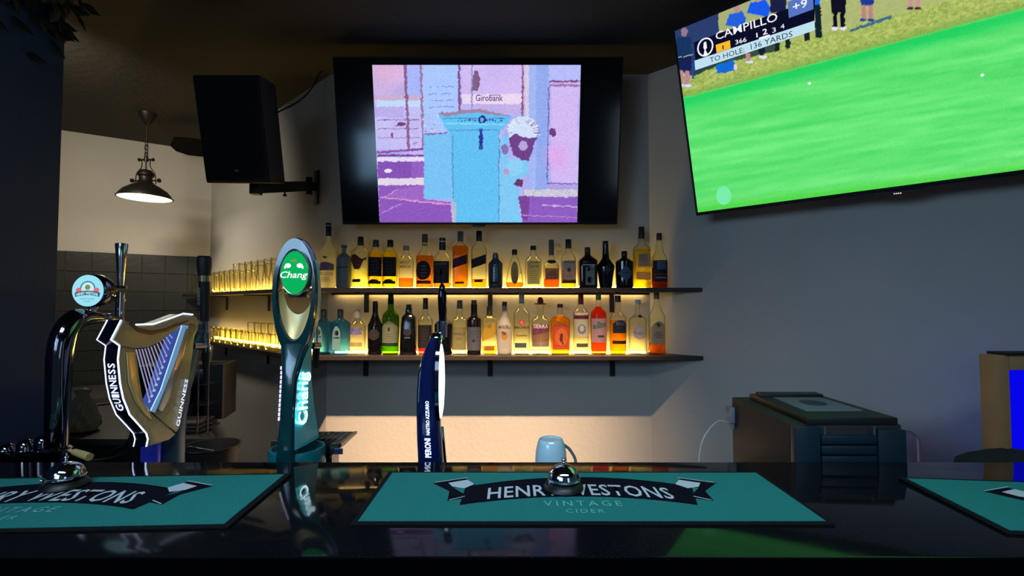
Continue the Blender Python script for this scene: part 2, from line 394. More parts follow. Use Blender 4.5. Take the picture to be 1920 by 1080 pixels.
# ------------------------------------------------------------------ centre TV
tl = at(620, 106, 2.32); tr = at(1170, 106, 2.32); bl = at(645, 421, 2.49); br = at(1157, 421, 2.49)
xl = (tl.x+bl.x)/2; xr = (tr.x+br.x)/2; zt, zb = tl.z, bl.z
TLc = V((xl, 2.32, zt)); TRc = V((xr, 2.32, zt)); BLc = V((xl, 2.49, zb)); BRc = V((xr, 2.49, zb))
uu = V((1, 0, 0)); vv = (TLc-BLc).normalized(); nn = V((0, -vv.z, vv.y)); Wt = xr-xl; Ht = (TLc-BLc).length
if nn.y > 0: nn = -nn
tv = thing('television', 'black flat television tilted down above the bottle shelves, showing a blue and violet picture', 'television', ((xl+xr)/2, 2.5, zb))
obj('housing', MB().hexa([BLc, BRc, TRc, TLc, BLc-nn*.035, BRc-nn*.035, TRc-nn*.035, TLc-nn*.035]), M_blackpl, tv, bevel=.004)
M_scr = pm('screen_glass', (3, 4, 7), .12, var=.05)
ins = .008
q4 = [BLc+uu*ins+vv*ins*2, BRc-uu*ins+vv*ins*2, TRc-uu*ins-vv*ins, TLc+uu*ins-vv*ins]
obj('screen', MB().prism([p+nn*.0002 for p in q4], nn*.001), M_scr, tv)
cc_ = at(898, 422, 2.488); obj('sensor_pod', MB().box((cc_.x, 2.485, cc_.z-.004), (.07, .02, .012)), M_blackpl, tv, bevel=.003)
obj('wall_bracket', MB().box(((xl+xr)/2, 2.55, zb+.4), (.3, .2, .2)), M_iron, tv, bevel=.004)
pa = onplane(697, 122, TLc, nn); pb = onplane(1089, 122, TLc, nn); pc = onplane(713, 417, TLc, nn); pd = onplane(1082, 417, TLc, nn)
px0 = (pa.x+pc.x)/2; px1 = (pb.x+pd.x)/2; v0 = (pc-BLc).dot(vv); v1 = (pa-BLc).dot(vv)
def paint_tv1(px, py, U, Vv):
    X = (px-600)*3; Y = (py-80)*3; j1 = (fnoise(X, Y, 11, 11, 21)-.5)*9; Y = Y+(fnoise(X, Y, 13, 13, 22)-.5)*9; X = X+j1; p = Paint(X, Y, (186, 178, 238))
    n = fnoise(X, Y, 90, 90, 1); p.c += (n[..., None]-.5)*np.array([40, 20, 10]); 
    p.ell(360, 160, 260, 200, (225, 175, 205), .8, .9); p.rect(280, 320, 600, 600, (196, 190, 240), .75); p.rect(800, 120, 1150, 300, (208, 184, 238), .8); p.rect(800, 290, 1135, 345, (235, 215, 235), .9)
    p.rect(300, 360, 470, 420, (176, 160, 225), .6); p.rect(880, 345, 1130, 400, (190, 170, 225), .7)
    p.rect(480, 130, 570, 300, (165, 180, 246)); p.rect(580, 120, 775, 500, (168, 196, 250)); p.rect(300, 295, 580, 320, (205, 170, 190), .7); p.rect(320, 325, 575, 360, (190, 225, 245), .7)
    p.line(478, 120, 500, 600, 16, (140, 95, 140)); p.line(568, 120, 580, 600, 12, (150, 120, 165)); p.line(782, 120, 785, 385, 14, (125, 85, 135)); p.line(1140, 120, 1140, 430, 12, (140, 90, 130))
    for y in (250, 290, 325, 362): p.line(615, y, 755, y-4, 3, (110, 110, 190))
    for y in (435, 485, 535): p.line(320, y, 560, y, 4, (150, 110, 170))
    p.ell(460, 458, 22, 10, (120, 60, 120)); p.line(425, 468, 480, 452, 5, (120, 60, 120)); p.ell(405, 520, 9, 14, (140, 80, 140))
    for i in range(60):
        p.ell(random.uniform(510, 720), random.uniform(380, 600), random.uniform(2, 7), random.uniform(2, 6), random.choice([(215, 215, 240), (150, 100, 160), (220, 160, 190)]), .8)
    p.line(320, 620, 585, 598, 12, (140, 80, 160)); p.line(320, 636, 585, 634, 10, (125, 60, 150)); p.rect(320, 645, 590, 668, (225, 215, 240))
    p.rect(325, 668, 590, 765, (130, 82, 178)); p.rect(515, 668, 590, 765, (145, 95, 190)); p.ell(384, 720, 22, 11, (235, 225, 240))
    p.rect(325, 762, 595, 800, (222, 210, 228)); p.poly([(330, 800), (600, 800), (600, 880), (735, 900), (745, 1020), (335, 1020)], (140, 88, 185))
    p.poly([(440, 825), (600, 800), (600, 880), (740, 900), (350, 878)], (160, 108, 196), .8); p.line(340, 870, 735, 912, 8, (215, 150, 205)); p.line(345, 960, 460, 905, 5, (185, 140, 215)); p.line(350, 878, 440, 822, 5, (195, 150, 215))
    # foil pillar and body
    p.rect(850, 60, 860, 385, (150, 150, 190)); p.ell(880, 215, 20, 60, (125, 90, 130)); p.line(866, 270, 880, 180, 22, (125, 95, 135))
    p.rect(585, 510, 745, 880, (120, 192, 240)); p.line(588, 516, 720, 508, 7, (120, 90, 160)); p.poly([(660, 400), (880, 378), (1080, 415), (1050, 460), (1010, 500), (1005, 1020), (760, 1020), (745, 880), (735, 520), (700, 470)], (98, 190, 238))
    p.poly([(655, 402), (760, 385), (900, 372), (1090, 415), (1000, 408), (880, 392), (720, 412)], (160, 130, 160)); p.line(690, 425, 1050, 428, 5, (60, 110, 190)); p.line(700, 455, 1040, 460, 7, (140, 215, 240)); p.line(730, 492, 1010, 492, 5, (90, 140, 200))
    for i in range(16): p.ell(780+i*16, 438+math.sin(i)*3, 5, 4, (40, 60, 150))
    p.ell(912, 432, 24, 22, (40, 45, 130)); p.ell(912, 432, 12, 12, (100, 170, 220)); p.rect(896, 482, 916, 600, (40, 60, 160), .85); p.ell(906, 540, 12, 45, (50, 50, 150)); p.line(745, 520, 750, 880, 6, (95, 140, 200)); p.line(1008, 500, 1006, 1020, 5, (80, 130, 190)); p.rect(745, 900, 765, 1020, (200, 185, 195), .8)
    p.rect(1010, 700, 1120, 1020, (122, 196, 240)); p.poly([(1060, 660), (1170, 660), (1170, 740), (1100, 780), (1110, 880), (1135, 1020), (1015, 1020), (1015, 540), (1060, 500)], (125, 198, 240))
    # column, door
    p.rect(1155, 120, 1175, 430, (215, 200, 220)); p.rect(1175, 120, 1290, 830, (160, 180, 240)); p.rect(1215, 120, 1285, 830, (135, 160, 230), .6)
    p.rect(1290, 120, 1470, 215, (180, 185, 246)); p.line(1290, 220, 1470, 216, 10, (130, 70, 120)); p.rect(1290, 235, 1470, 246, (165, 110, 160)); p.rect(1300, 250, 1448, 788, (206, 182, 238)); p.ell(1330, 640, 90, 110, (226, 160, 225), .6, .8)
    p.line(1288, 246, 1278, 790, 6, (120, 90, 170)); p.ell(1310, 505, 19, 22, (110, 60, 130)); p.line(1280, 790, 1450, 794, 8, (130, 100, 190)); p.rect(1280, 796, 1450, 826, (175, 160, 225))
    p.rect(1150, 826, 1450, 865, (205, 200, 220)); p.poly([(1115, 862), (1450, 870), (1450, 1020), (1140, 1020)], (140, 92, 190)); p.line(1245, 915, 1450, 922, 6, (200, 170, 225)); p.poly([(1115, 862), (1180, 866), (1170, 1000), (1140, 1000)], (120, 70, 150)); p.line(1140, 970, 1450, 985, 5, (185, 130, 205))
    # shaggy figure
    p.ell(1140, 490, 85, 75, (205, 220, 245)); p.poly([(1060, 540), (1100, 510), (1150, 535), (1220, 535), (1195, 600), (1175, 665), (1130, 660), (1085, 630)], (110, 65, 135)); p.ell(1142, 580, 26, 26, (180, 165, 215)); p.ell(1098, 700, 45, 50, (140, 205, 242), .9)
    for i in range(26):
        a = random.uniform(-.2, PI+.2); p.line(1140+60*math.cos(a), 500-50*math.sin(a), 1140+100*math.cos(a+.1), 505-85*math.sin(a), 3, (235, 235, 250) if i % 2 else (140, 100, 160))
    p.poly([(1085, 800), (1110, 765), (1140, 770), (1140, 810)], (105, 55, 105)); p.ell(1040, 600, 20, 30, (130, 90, 160), .8); p.ell(1048, 725, 14, 18, (190, 150, 200))
    sp = rng.random(X.shape); spk = ((sp > .93)&(Y > 820)&(X > 1140)&(Y < 870)).astype(float); p.mask(spk, (90, 160, 110)); p.c += (rng.random(X.shape)[..., None]-.5)*22
    return p.c
picture('screen_picture', V((px0, 0, 0))+V((0, BLc.y, BLc.z))+vv*v0+nn*.0015, uu, vv, px1-px0, v1-v0, 330, 250, paint_tv1, screenmat('screen_image', 1.05), tv, nn)
a = onplane(892, 190, TLc, nn)+nn*.004; b = onplane(943, 190, TLc, nn)+nn*.004
text('screen_lettering', 'Girobank', a, b, vv, .032, em('screen_purple', (92, 60, 130), 1), tv, bold=.01)
a = onplane(918, 180, TLc, nn)+nn*.004; b = onplane(938, 179, TLc, nn)+nn*.004
obj('screen_lettering', MB().add([a, b, b+vv*.003, a+vv*.003], [(0, 1, 2, 3)]), em('screen_purple', (92, 60, 130), 1), tv)

# ------------------------------------------------------------------ right TV
BL = BL2; W2 = h2*16/9*.985
t2 = thing('television', 'large flat television on the right wall showing a green golf broadcast', 'television', BL+e1*W2/2-nr2*.1)
c8 = [BL, BL+e1*W2, BL+e1*W2+e2*h2, BL+e2*h2]
obj('housing', MB().hexa([p+nr2*.0 for p in c8]+[p-nr2*.04 for p in c8]), M_blackpl, t2, bevel=.004)
pm_ = BL+e1*.62; 
obj('sensor_pod', MB().hexa([onplane(1638, 366, BL, nr2), onplane(1728, 358, BL, nr2), onplane(1728, 354, BL, nr2), onplane(1638, 362, BL, nr2)]+[x-nr2*.02 for x in (onplane(1638, 366, BL, nr2), onplane(1728, 358, BL, nr2), onplane(1728, 354, BL, nr2), onplane(1638, 362, BL, nr2))]), M_blackpl, t2)
for i in range(4):
    c = onplane(1677+i*4, 363.2-i*.4, BL, nr2)+nr2*.002; obj('status_light', MB().box(c, (.003, .002, .003)), em('status_led', (255, 200, 190), 2), t2)
cw = BL+e1*W2*.5+e2*h2*.4
obj('wall_bracket', MB().box(cw-nr2*.16, (.3, .24, .25), Matrix.Rotation(math.atan2(e1.y, e1.x), 3, 'Z')), M_iron, t2)
M_em2 = screenmat('golf_image', 1.0)
def paint_tv2(px, py, U, Vv):
    X = (px-1200)*2.511; Y = px*0+py*2.511
    j1 = (fnoise(X, Y, 9, 9, 23)-.5)*6; Y = Y+(fnoise(X, Y, 10, 10, 24)-.5)*6; X = X+j1; p = Paint(X, Y, (98, 228, 116))
    st = fnoise(X+Y*2.2, Y+X*.15, 260, 26, 3)*.6+fnoise(X, Y+X*.18, 120, 14, 5)*.4
    p.c += (st[..., None]-.5)*np.array([46, 26, 34])
    # darker bands and yellowish low part
    yy = Y+X*.13; p.c += np.clip((yy-930)/120, 0, 1)[..., None]*np.array([30, 8, 16]); p.mask(np.clip((yy-985)/40, 0, 1), (70, 212, 60), .75)
    edge = 465-(X-200)*.262   # fairway/rough boundary
    p.mask(np.clip((edge+85-Y)/60, 0, 1)*np.clip((Y-edge+4)/8, 0, 1), (20, 206, 92), .75)
    rough = np.clip((edge-Y)/8, 0, 1); p.mask(rough, (168, 186, 96))
    g2 = fnoise(X, Y, 14, 8, 9)*.5+fnoise(X, Y, 5, 5, 11)*.5; p.c += rough[..., None]*(g2[..., None]-.5)*np.array([90, 70, 60])
    p.mask(np.clip((Y-edge+45)/40, 0, 1)*rough*g2, (80, 160, 60), .8)
    e2_ = edge-120; p.mask(np.clip((e2_-Y)/30, 0, 1), (176, 184, 122), .8)
    def man(x, y, h, top, bot, shoe=(225, 225, 235), legs=(20, 20, 40), head=None, w=1):
        s = h/300
        if head: p.ell(x, y-h+18*s, 17*s, 22*s, head)
        p.poly([(x-34*s*w, y-h+45*s), (x+34*s*w, y-h+45*s), (x+38*s*w, y-150*s), (x-38*s*w, y-150*s)], top)
        p.poly([(x-36*s*w, y-155*s), (x+36*s*w, y-155*s), (x+32*s*w, y-80*s), (x-32*s*w, y-80*s)], bot)
        p.rect(x-28*s, y-82*s, x-6*s, y-8*s, legs); p.rect(x+6*s, y-82*s, x+28*s, y-8*s, legs)
        p.ell(x-18*s, y-6*s, 17*s, 8*s, shoe); p.ell(x+20*s, y-6*s, 17*s, 8*s, shoe)
    p.poly([(150, 140), (370, 60), (372, 300), (250, 360), (180, 330)], (28, 48, 110), .9)
    p.poly([(250, 320), (640, 190), (640, 240), (400, 300), (260, 352)], (40, 66, 60), .9)
    p.poly([(372, 66), (500, 10), (620, -30), (640, 100), (380, 150)], (165, 175, 120), .85)
    p.poly([(400, 120), (420, 70), (480, 50), (500, 90), (490, 130)], (36, 96, 220)); p.ell(455, 42, 14, 18, (190, 140, 140)); p.poly([(505, 60), (520, 10), (590, -5), (615, 40), (600, 80)], (26, 90, 235)); p.ell(560, -5, 14, 16, (190, 150, 150)); p.rect(612, -20, 690, 60, (28, 32, 70))
    man(208, 408, 275, (24, 52, 96), (22, 34, 84), legs=(196, 128, 160), head=(150, 120, 140), shoe=(205, 225, 245), w=1.1); p.line(172, 274, 250, 256, 3, (190, 200, 190)); p.rect(244, 300, 256, 372, (40, 70, 140))
    p.ell(405, 318, 48, 22, (24, 110, 215)); p.poly([(358, 345), (380, 300), (440, 282), (452, 318), (400, 345)], (20, 105, 215)); p.ell(450, 316, 9, 13, (230, 210, 215))
    for x, y in ((515, 292), (580, 268)): p.ell(x, y, 20, 8, (225, 225, 240))
    p.rect(500, 250, 520, 290, (190, 140, 140)); p.poly([(553, 228), (590, 214), (584, 262), (562, 262)], (24, 30, 50))
    for x, y in ((645, 240), (695, 226), (785, 190)): p.poly([(x-12, y-60), (x+12, y-64), (x+14, y), (x-10, y+4)], (26, 34, 40))
    p.poly([(822, 0), (850, -8), (856, 178), (826, 182)], (16, 34, 44)); p.rect(815, -40, 850, 20, (30, 110, 240))
    man(936, 140, 300, (40, 40, 60), (16, 18, 34), legs=(14, 16, 30), shoe=(235, 225, 245)); man(1070, 100, 280, (60, 90, 180), (30, 60, 150), legs=(190, 130, 130), shoe=(40, 70, 140)); p.line(990, 145, 1185, 78, 12, (36, 90, 150), .8)
    man(1290, 45, 280, (60, 60, 70), (60, 60, 70), legs=(200, 150, 150), shoe=(60, 40, 50)); man(1560, -40, 280, (180, 60, 60), (40, 60, 120), legs=(190, 140, 130)); man(1700, -80, 280, (60, 160, 200), (40, 40, 60))
    p.line(840, 14, 1000, -40, 3, (210, 215, 190))
    for x, y, r in ((799, 394, 7), (1612, 355, 9)): p.ell(x, y, r, r*.9, (245, 255, 250))
    p.c = np.clip(p.c, 0, 255); p.c += (rng.random(X.shape)[..., None]-.5)*8
    return p.c
m_ = .012
picture('screen_picture', BL+e1*m_+e2*(m_+.004)+nr2*.0015, e1, e2, W2-2*m_, h2-2*m_-.004, 480, 270, paint_tv2, M_em2, t2, nr2)
def Z(x, y, off=.004): return onplane(1200+x/2.511, y/2.511, BL, nr2)+nr2*off
def zquad(name, pts, m, off=.0035):
    return obj(name, MB().add([Z(x, y, off) for x, y in pts], [tuple(range(len(pts)))]), m, t2)
E_navy = em('caption_navy', (12, 14, 40), 1); E_blue = em('caption_blue', (86, 118, 196), 1); E_pale = em('caption_pale', (192, 226, 240), 1); E_w = em('caption_white', (238, 240, 250), 1.05); E_y = em('caption_yellow', (255, 186, 46), 1); E_d = em('caption_dark', (24, 44, 60), 1)
zquad('caption_panel', [(255, 200), (640, 62), (825, -8), (822, 104), (262, 290)], E_navy)
zquad('caption_strip', [(258, 286), (822, 98), (824, 143), (262, 331)], E_pale, .0042)
zquad('caption_tile', [(696, 10), (815, -32), (818, 44), (702, 86)], E_blue, .0042)
zquad('caption_tile', [(358, 212), (425, 190), (428, 228), (362, 250)], E_y, .0042)
def zt(s, x0, y0, x1, y1, hpx, m, **k):
    a_, b_ = Z(x0, y0, .005), Z(x1, y1, .005); k1 = Z(x0, y0-hpx, .005); return text('caption_lettering', s, a_, b_, e2, (k1-a_).dot(e2), m, t2, **k)
zt('CAMPILLO', 360, 190, 650, 98, 38, E_w, bold=.004); zt('+9', 722, 55, 790, 32, 40, E_w, bold=.01); zt('1', 391, 234, 397, 232, 20, E_d, bold=.01)
zt('366', 452, 211, 504, 196, 22, E_w, bold=.01); zt('1', 550, 178, 556, 176, 22, E_w); zt('2', 580, 166, 602, 160, 28, E_w, bold=.02); zt('3', 625, 156, 642, 151, 24, E_w); zt('4', 664, 138, 682, 133, 22, E_w)
zt('TO HOLE:', 332, 296, 494, 246, 24, E_d); zt('136 YARDS', 524, 234, 720, 172, 26, E_d)
zquad('caption_underline', [(562, 178), (612, 162), (612, 172), (562, 188)], E_w, .0045)
rg = MB(); cz = (309, 222); n = 28
rg.add([Z(cz[0]+38*math.cos(2*PI*i/n), cz[1]-8*math.cos(2*PI*i/n)+44*math.sin(2*PI*i/n), .0045) for i in range(n)]+[Z(cz[0]+31*math.cos(2*PI*i/n), cz[1]-7*math.cos(2*PI*i/n)+37*math.sin(2*PI*i/n), .0045) for i in range(n)], [(i, (i+1) % n, n+(i+1) % n, n+i) for i in range(n)])
obj('caption_emblem', rg, E_w, t2)
zquad('caption_emblem', [(302, 200), (313, 196), (317, 225), (310, 235), (322, 258), (300, 262), (306, 236), (300, 225)], E_w, .0045)
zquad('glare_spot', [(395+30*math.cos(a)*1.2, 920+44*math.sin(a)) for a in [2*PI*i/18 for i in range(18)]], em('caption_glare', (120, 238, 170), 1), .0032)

# ------------------------------------------------------------------ shelves
M_shelf = pm('dark_stained_wood', (44, 34, 27), .55, var=.35, scale=30)
M_led = em('warm_led', (255, 210, 104), 72.0); M_led2 = em('warm_led_under', (255, 208, 120), 24.0)
u2 = (B-A).normalized(); nL = V((u2.y, -u2.x)); nL = nL if (V((0, 1.2))-A).dot(nL) > 0 else -nL
DS = .20; YF = 2.65-DS
sL = (YF-(A.y+nL.y*DS))/u2.y; inner = A+nL*DS+u2*sL
eD = V((e1.x, e1.y)); sR = (YF-C.y)/eD.y; endR = C+eD*sR
LL = 2.02
def shelf(z, label, lbl2, endx):
    s = thing('wall_shelf', label, 'shelf', (-.1, 2.6, z), 0, 'dark wooden wall shelves behind the bar')
    obj('board', MB().prism([(A.x, 2.648, z-.022), (C.x, 2.648, z-.022), (endR.x-.003, YF, z-.022), (inner.x, YF, z-.022)], (0, 0, .022)), M_shelf, s, bevel=.0015, bseg=1)
    obj('led_strip', MB().box((-.12, 2.612, z+.004), (1.72, .008, .007)), M_led, s, label='glowing warm LED strip')
    if z > 1.4: obj('under_strip', MB().box((-.12, 2.632, z-.0245), (1.72, .006, .005)), M_led2, s, label='glowing strip under the board'); obj('strip_shield', MB().box((-.12, 2.600, z-.028), (1.76, .006, .013)), M_shelf, s)  # lip added to hide the under strip and keep its light on the wall
    for px in (686, 919, 1148):
        X = (px-960)/F*2.63
        b = MB().box((X, 2.643, z-.022-.055), (.026, .008, .11)); b.box((X, 2.565, z-.026), (.026, .15, .008)); b.box((X, 2.638, z-.05), (.012, .006, .02)); obj('shelf_bracket', b, M_black, s)
    e = A+u2*LL; t = thing('wall_shelf', lbl2, 'shelf', (e.x, e.y, z), 0, 'dark wooden wall shelves behind the bar')
    e = A+u2*(endx); f_ = e+nL*DS
    g = A+nL*.003; e = e+nL*.003
    obj('board', MB().prism([(g.x, g.y, z-.022), (inner.x-.002, YF+.002, z-.022), (f_.x, f_.y, z-.022), (e.x, e.y, z-.022)], (0, 0, .022)), M_shelf, t, bevel=.0015, bseg=1)
    a0 = A+u2*.05+nL*.032; a1 = A+u2*(endx-.1)+nL*.032; mb = MB(); w = nL*.006
    mb.prism([(a0.x, a0.y, z+.001), (a1.x, a1.y, z+.001), (a1.x+w.x, a1.y+w.y, z+.001), (a0.x+w.x, a0.y+w.y, z+.001)], (0, 0, .01)); obj('led_strip', mb, M_led, t, label='glowing warm LED strip')
    R_ = Matrix.Rotation(math.atan2(u2.y, u2.x), 3, 'Z')
    for tt in (.80, 1.62):
        p_ = A+u2*tt+nL*.006; q_ = A+u2*tt+nL*.085
        b = MB().box((p_.x, p_.y, z-.077), (.026, .008, .11), R_).box((q_.x, q_.y, z-.026), (.026, .15, .008), R_); obj('shelf_bracket', b, M_black, t)
ZU, ZL = 1.588, 1.232
shelf(ZU, 'upper dark wood shelf on the back wall holding spirit bottles', 'upper dark wood shelf on the left wall holding rows of glasses', 2.06)
shelf(ZL, 'lower dark wood shelf on the back wall holding spirit bottles', 'lower dark wood shelf on the left wall holding tumblers', 1.90)

# ------------------------------------------------------------------ bottles
G_clear = glass('clear_glass', (250, 250, 238), (150, 145, 110))
G_frost = glass('frosted_glass', (236, 234, 214), (180, 175, 150), .3, .55)
G_green = glass('green_glass', (135, 185, 80), (30, 60, 15)); G_blue = glass('blue_glass', (140, 208, 252), (50, 120, 190))
G_dark = pm('near_black_glass', (10, 9, 12), .12, var=.1); G_brown = pm('brown_glass', (44, 16, 12), .15, var=.1)
G_navy = pm('blue_grey_bottle', (62, 70, 82), .2); G_grey = pm('grey_ceramic', (122, 126, 128), .5); G_white = pm('white_coated_glass', (205, 200, 190), .4, trans=.45); G_wine = pm('dark_wine_glass', (22, 8, 14), .15)
def sec(a, rx, ry, n):
    c, s = math.cos(a), math.sin(a); return (rx*math.copysign(abs(c)**(2/n), c), ry*math.copysign(abs(s)**(2/n), s))
def bottle(px, w, top, base, row, label, name='spirit_bottle', neck=9, hs=None, hn=None, cap=(12, 10, (20, 20, 26)), glassm=None, liq=None, lvl=None, sq=2, dep=.85, labels=(), prof=None, ring=None, hat=False, wn=None):
    """all heights are photo pixels; 346 px = 1 m at the bottles' distance"""
    S = 1/346.; Y = 2.545; zb = ZU if row == 'u' else ZL; b0 = base
    X = (px-960)/F*Y
    grp = 'bottles on the upper back shelf' if row == 'u' else 'bottles on the lower back shelf'
    r = thing(name, label, 'bottle', (X, Y, zb), 0, grp)
    Hh = (b0-top)*S; capH = cap[0]*S; hw = w/2*S
    hs_ = (b0-hs)*S; hn_ = (b0-hn)*S; nw = neck/2*S; dp = dep
    P = []
    if prof:
        for (ww, yy) in prof: P.append((ww/2*S, (b0-yy)*S, sq))
    else:
        P = [(hw*.86, 0, sq), (hw*.97, .004, sq), (hw, .012, sq)]
        for i in range(1, 5): P.append((hw, .012+(hs_-.012)*i/4, sq))
        for i in range(1, 7):
            t = i/6; k_ = (math.cos(t*PI)+1)/2 if wn is None else (1-t)**wn; P.append((nw+(hw-nw)*k_, hs_+(hn_-hs_)*t, sq+(2-sq)*t))
    P.append((nw, Hh-capH*.5, 2))
    seg = 28; R = []
    for (rr, z, nq) in P:
        flat = dp if rr > nw*1.3 else 1; ry = max(rr*dp, min(rr, nw))
        R.append([(sec(2*PI*i/seg, rr, ry, nq)[0], sec(2*PI*i/seg, rr, ry, nq)[1], z) for i in range(seg)])
    gm_ = glassm or G_clear
    obj('glass_body', MB().rings(R), gm_, r, local=True, smooth=50)
    if liq:
        zl = (b0-lvl)*S
        Q = []
        zz = sorted(set([.005]+[p[1] for p in P if .005 < p[1] < zl]+[zl]))
        for z in zz:
            for a_, b_ in zip(P, P[1:]):
                if a_[1] <= z <= b_[1]+1e-9:
                    t = (z-a_[1])/max(b_[1]-a_[1], 1e-6); rr = a_[0]+(b_[0]-a_[0])*t; nq = a_[2]+(b_[2]-a_[2])*t; break
            rr *= .93; ry = max(rr*dp, min(rr, nw*.9))
            Q.append([(sec(2*PI*i/seg, rr, ry, nq)[0], sec(2*PI*i/seg, rr, ry, nq)[1], z) for i in range(seg)])
        obj('liquid', MB().rings(Q), liquid(liq), r, local=True, smooth=50)
    if hat:
        obj('hat_cap', MB().lathe([(0, Hh-capH), (.030, Hh-capH), (.032, Hh-capH+.006), (.017, Hh-capH+.007), (.016, Hh-.012), (.009, Hh-.002), (0, Hh)], seg=20), pm('cap_%d_%d_%d' % cap[2], cap[2], .5), r, local=True, smooth=40)
    else:
        cw_ = cap[1]/2*S; c0 = Hh-capH
        obj('cap', MB().lathe([(0, c0), (cw_, c0), (cw_, Hh-.002), (cw_*.9, Hh), (0, Hh)], seg=18), pm('cap_%d_%d_%d' % cap[2], cap[2], .4, var=.15), r, local=True, smooth=40)
    if ring: z = (b0-ring[0])*S; obj('cap_ring', MB().lathe([(cap[1]/2*S+.0005, z), (cap[1]/2*S+.0006, z+.005)], seg=18, caps=False), pm('ring_%d_%d_%d' % ring[1], ring[1], .4), r, local=True)
    def radz(z):
        for a_, b_ in zip(P, P[1:]):
            if a_[1] <= z <= b_[1]+1e-9:
                t = (z-a_[1])/max(b_[1]-a_[1], 1e-6); return a_[0]+(b_[0]-a_[0])*t, a_[2]+(b_[2]-a_[2])*t
        return P[-1][0], 2
    def surf(x, z, off=.0008):
        rr, nq = radz(z); ry = max(rr*dp, min(rr, nw)); k_ = min(abs(x)/rr, .995); return V((x, -ry*(1-k_**nq)**(1/nq)-off, z))
    for L in labels:
        y0, y1, wf, colr = L[0], L[1], L[2], L[3]; shp = L[4] if len(L) > 4 else 'rect'; dx = L[5] if len(L) > 5 else 0
        za, zc = (b0-y1)*S, (b0-y0)*S; n = 14; mrows = 4; vs_, fs = [], []
        for i in range(n+1):
            t = i/n*2-1; x = t*wf*hw*.985+dx*S
            lo, hi = za, zc
            if shp == 'diag': o_ = t*(zc-za)*.28; lo += o_; hi += o_
            if shp == 'oval': m2 = (za+zc)/2; hh = (zc-za)/2*math.sqrt(max(1-t*t, .0)); lo, hi = m2-hh, m2+hh
            if shp == 'diamond': m2 = (za+zc)/2; hh = (zc-za)/2*(1-abs(t)); lo, hi = m2-hh, m2+hh
            if shp == 'arch': hi = zc-(zc-za)*.28*t*t
            if shp == 'point': hi = zc-(zc-za)*.14*abs(t)
            if shp == 'wave': hi = zc-(zc-za)*.15*(1+math.sin(t*3)); lo = za+(zc-za)*.62*max(0, min(1, (abs(t+.15)-.35)/.5))
            for j in range(mrows+1): vs_.append(surf(x, lo+(hi-lo)*j/mrows))
        for i in range(n):
            for j in range(mrows): a_ = i*(mrows+1)+j; fs.append((a_, a_+mrows+1, a_+mrows+2, a_+1))
        obj('label', MB().add(vs_, fs), pm('paper_%d_%d_%d' % colr, colr, .7, var=.1, trans=.3), r, local=True, smooth=50)
        if len(L) > 6 and L[6]:
            for (s, yb, hpx, wf2, tc, extra) in L[6]:
                zt_ = (b0-yb)*S; x = wf2*hw; y_ = surf(x*.7+dx*S, zt_).y-.0012
                tx = text('label_lettering', s, (-x+dx*S, y_, zt_), (x+dx*S, y_, zt_), (0, 0, 1), hpx*S, pm('ink_%d_%d_%d' % tc, tc, .7), r, local=True, **extra)
                for v_ in tx.data.vertices: v_.co = surf(v_.co.x, v_.co.z, .0014)
    return r
def marks(y0, n, step, wf, col):  # rows of fine print as thin bars
    return [(y0+i*step, y0+i*step+1.1, wf*(.7+.3*((i*7) % 3)/2), col) for i in range(n)]
K = (14, 14, 20); GR = (150, 152, 150)
bu = 538
bottle(614, 30, 415, bu, 'u', 'tall frosted clear bottle with navy cap, first on the upper shelf', neck=10, hs=472, hn=446, cap=(25, 11, (20, 26, 70)), glassm=G_frost, ring=(421, (150, 150, 170)), labels=[(489, 505, .92, (120, 110, 150), 'arch'), (478, 483, .35, (70, 60, 80), 'wave'), (513, 518, .01, (90, 90, 90), 'rect', 0, [('GREY GOOSE', 514, 6, .85, (60, 56, 80), {})])]+marks(518, 3, 3, .6, (130, 125, 120)))
bottle(644, 28, 457, bu, 'u', 'plain grey stoneware bottle with small round stopper', name='stoneware_bottle', neck=8, hs=482, hn=470, cap=(5, 11, (95, 92, 85)), glassm=G_grey, labels=[(498, 500, .8, (80, 82, 86), 'diag')])
bottle(675, 30, 441, bu, 'u', 'square clear bottle with wavy dark brown label and black cap', neck=13, hs=470, hn=459, cap=(16, 11, K), sq=5, liq=(250, 240, 170), lvl=500, labels=[(475, 503, .95, (58, 40, 34), 'wave'), (521, 527, .5, (40, 26, 22), 'rect', -3)])
bottle(704, 27, 447, bu, 'u', 'amber bottle with grey cap and navy label, left of its twin', neck=12, hs=476, hn=462, cap=(13, 11, (62, 56, 60)), sq=3, liq=(240, 190, 40), lvl=468, labels=[(480, 516, .97, (26, 26, 42), 'rect'), (521, 530, .6, (44, 40, 46), 'arch'), (525, 530, .9, (50, 34, 34))]+marks(488, 4, 6, .6, (70, 74, 96)))
bottle(731, 27, 447, bu, 'u', 'amber bottle with black cap and near-black label, right of its twin', neck=12, hs=476, hn=462, cap=(13, 11, K), sq=3, liq=(245, 205, 40), lvl=466, labels=[(480, 516, .97, (16, 16, 26), 'rect'), (521, 530, .6, (34, 20, 22), 'arch'), (525, 530, .9, (60, 24, 20))]+marks(490, 4, 6, .5, (48, 50, 64)))
bottle(761, 28, 458, bu, 'u', 'clear bottle with orange to red liquid and clear stopper', neck=10, hs=484, hn=473, cap=(9, 12, (130, 130, 125)), liq=(255, 110, 30), lvl=519, labels=[(484, 485, .01, (120, 90, 60), 'rect', 0, [('ABSOLUT', 493, 6, .72, (120, 84, 50), {'bold': .02}), ('APEACH', 501, 6, .72, (110, 70, 40), {'bold': .02})])])
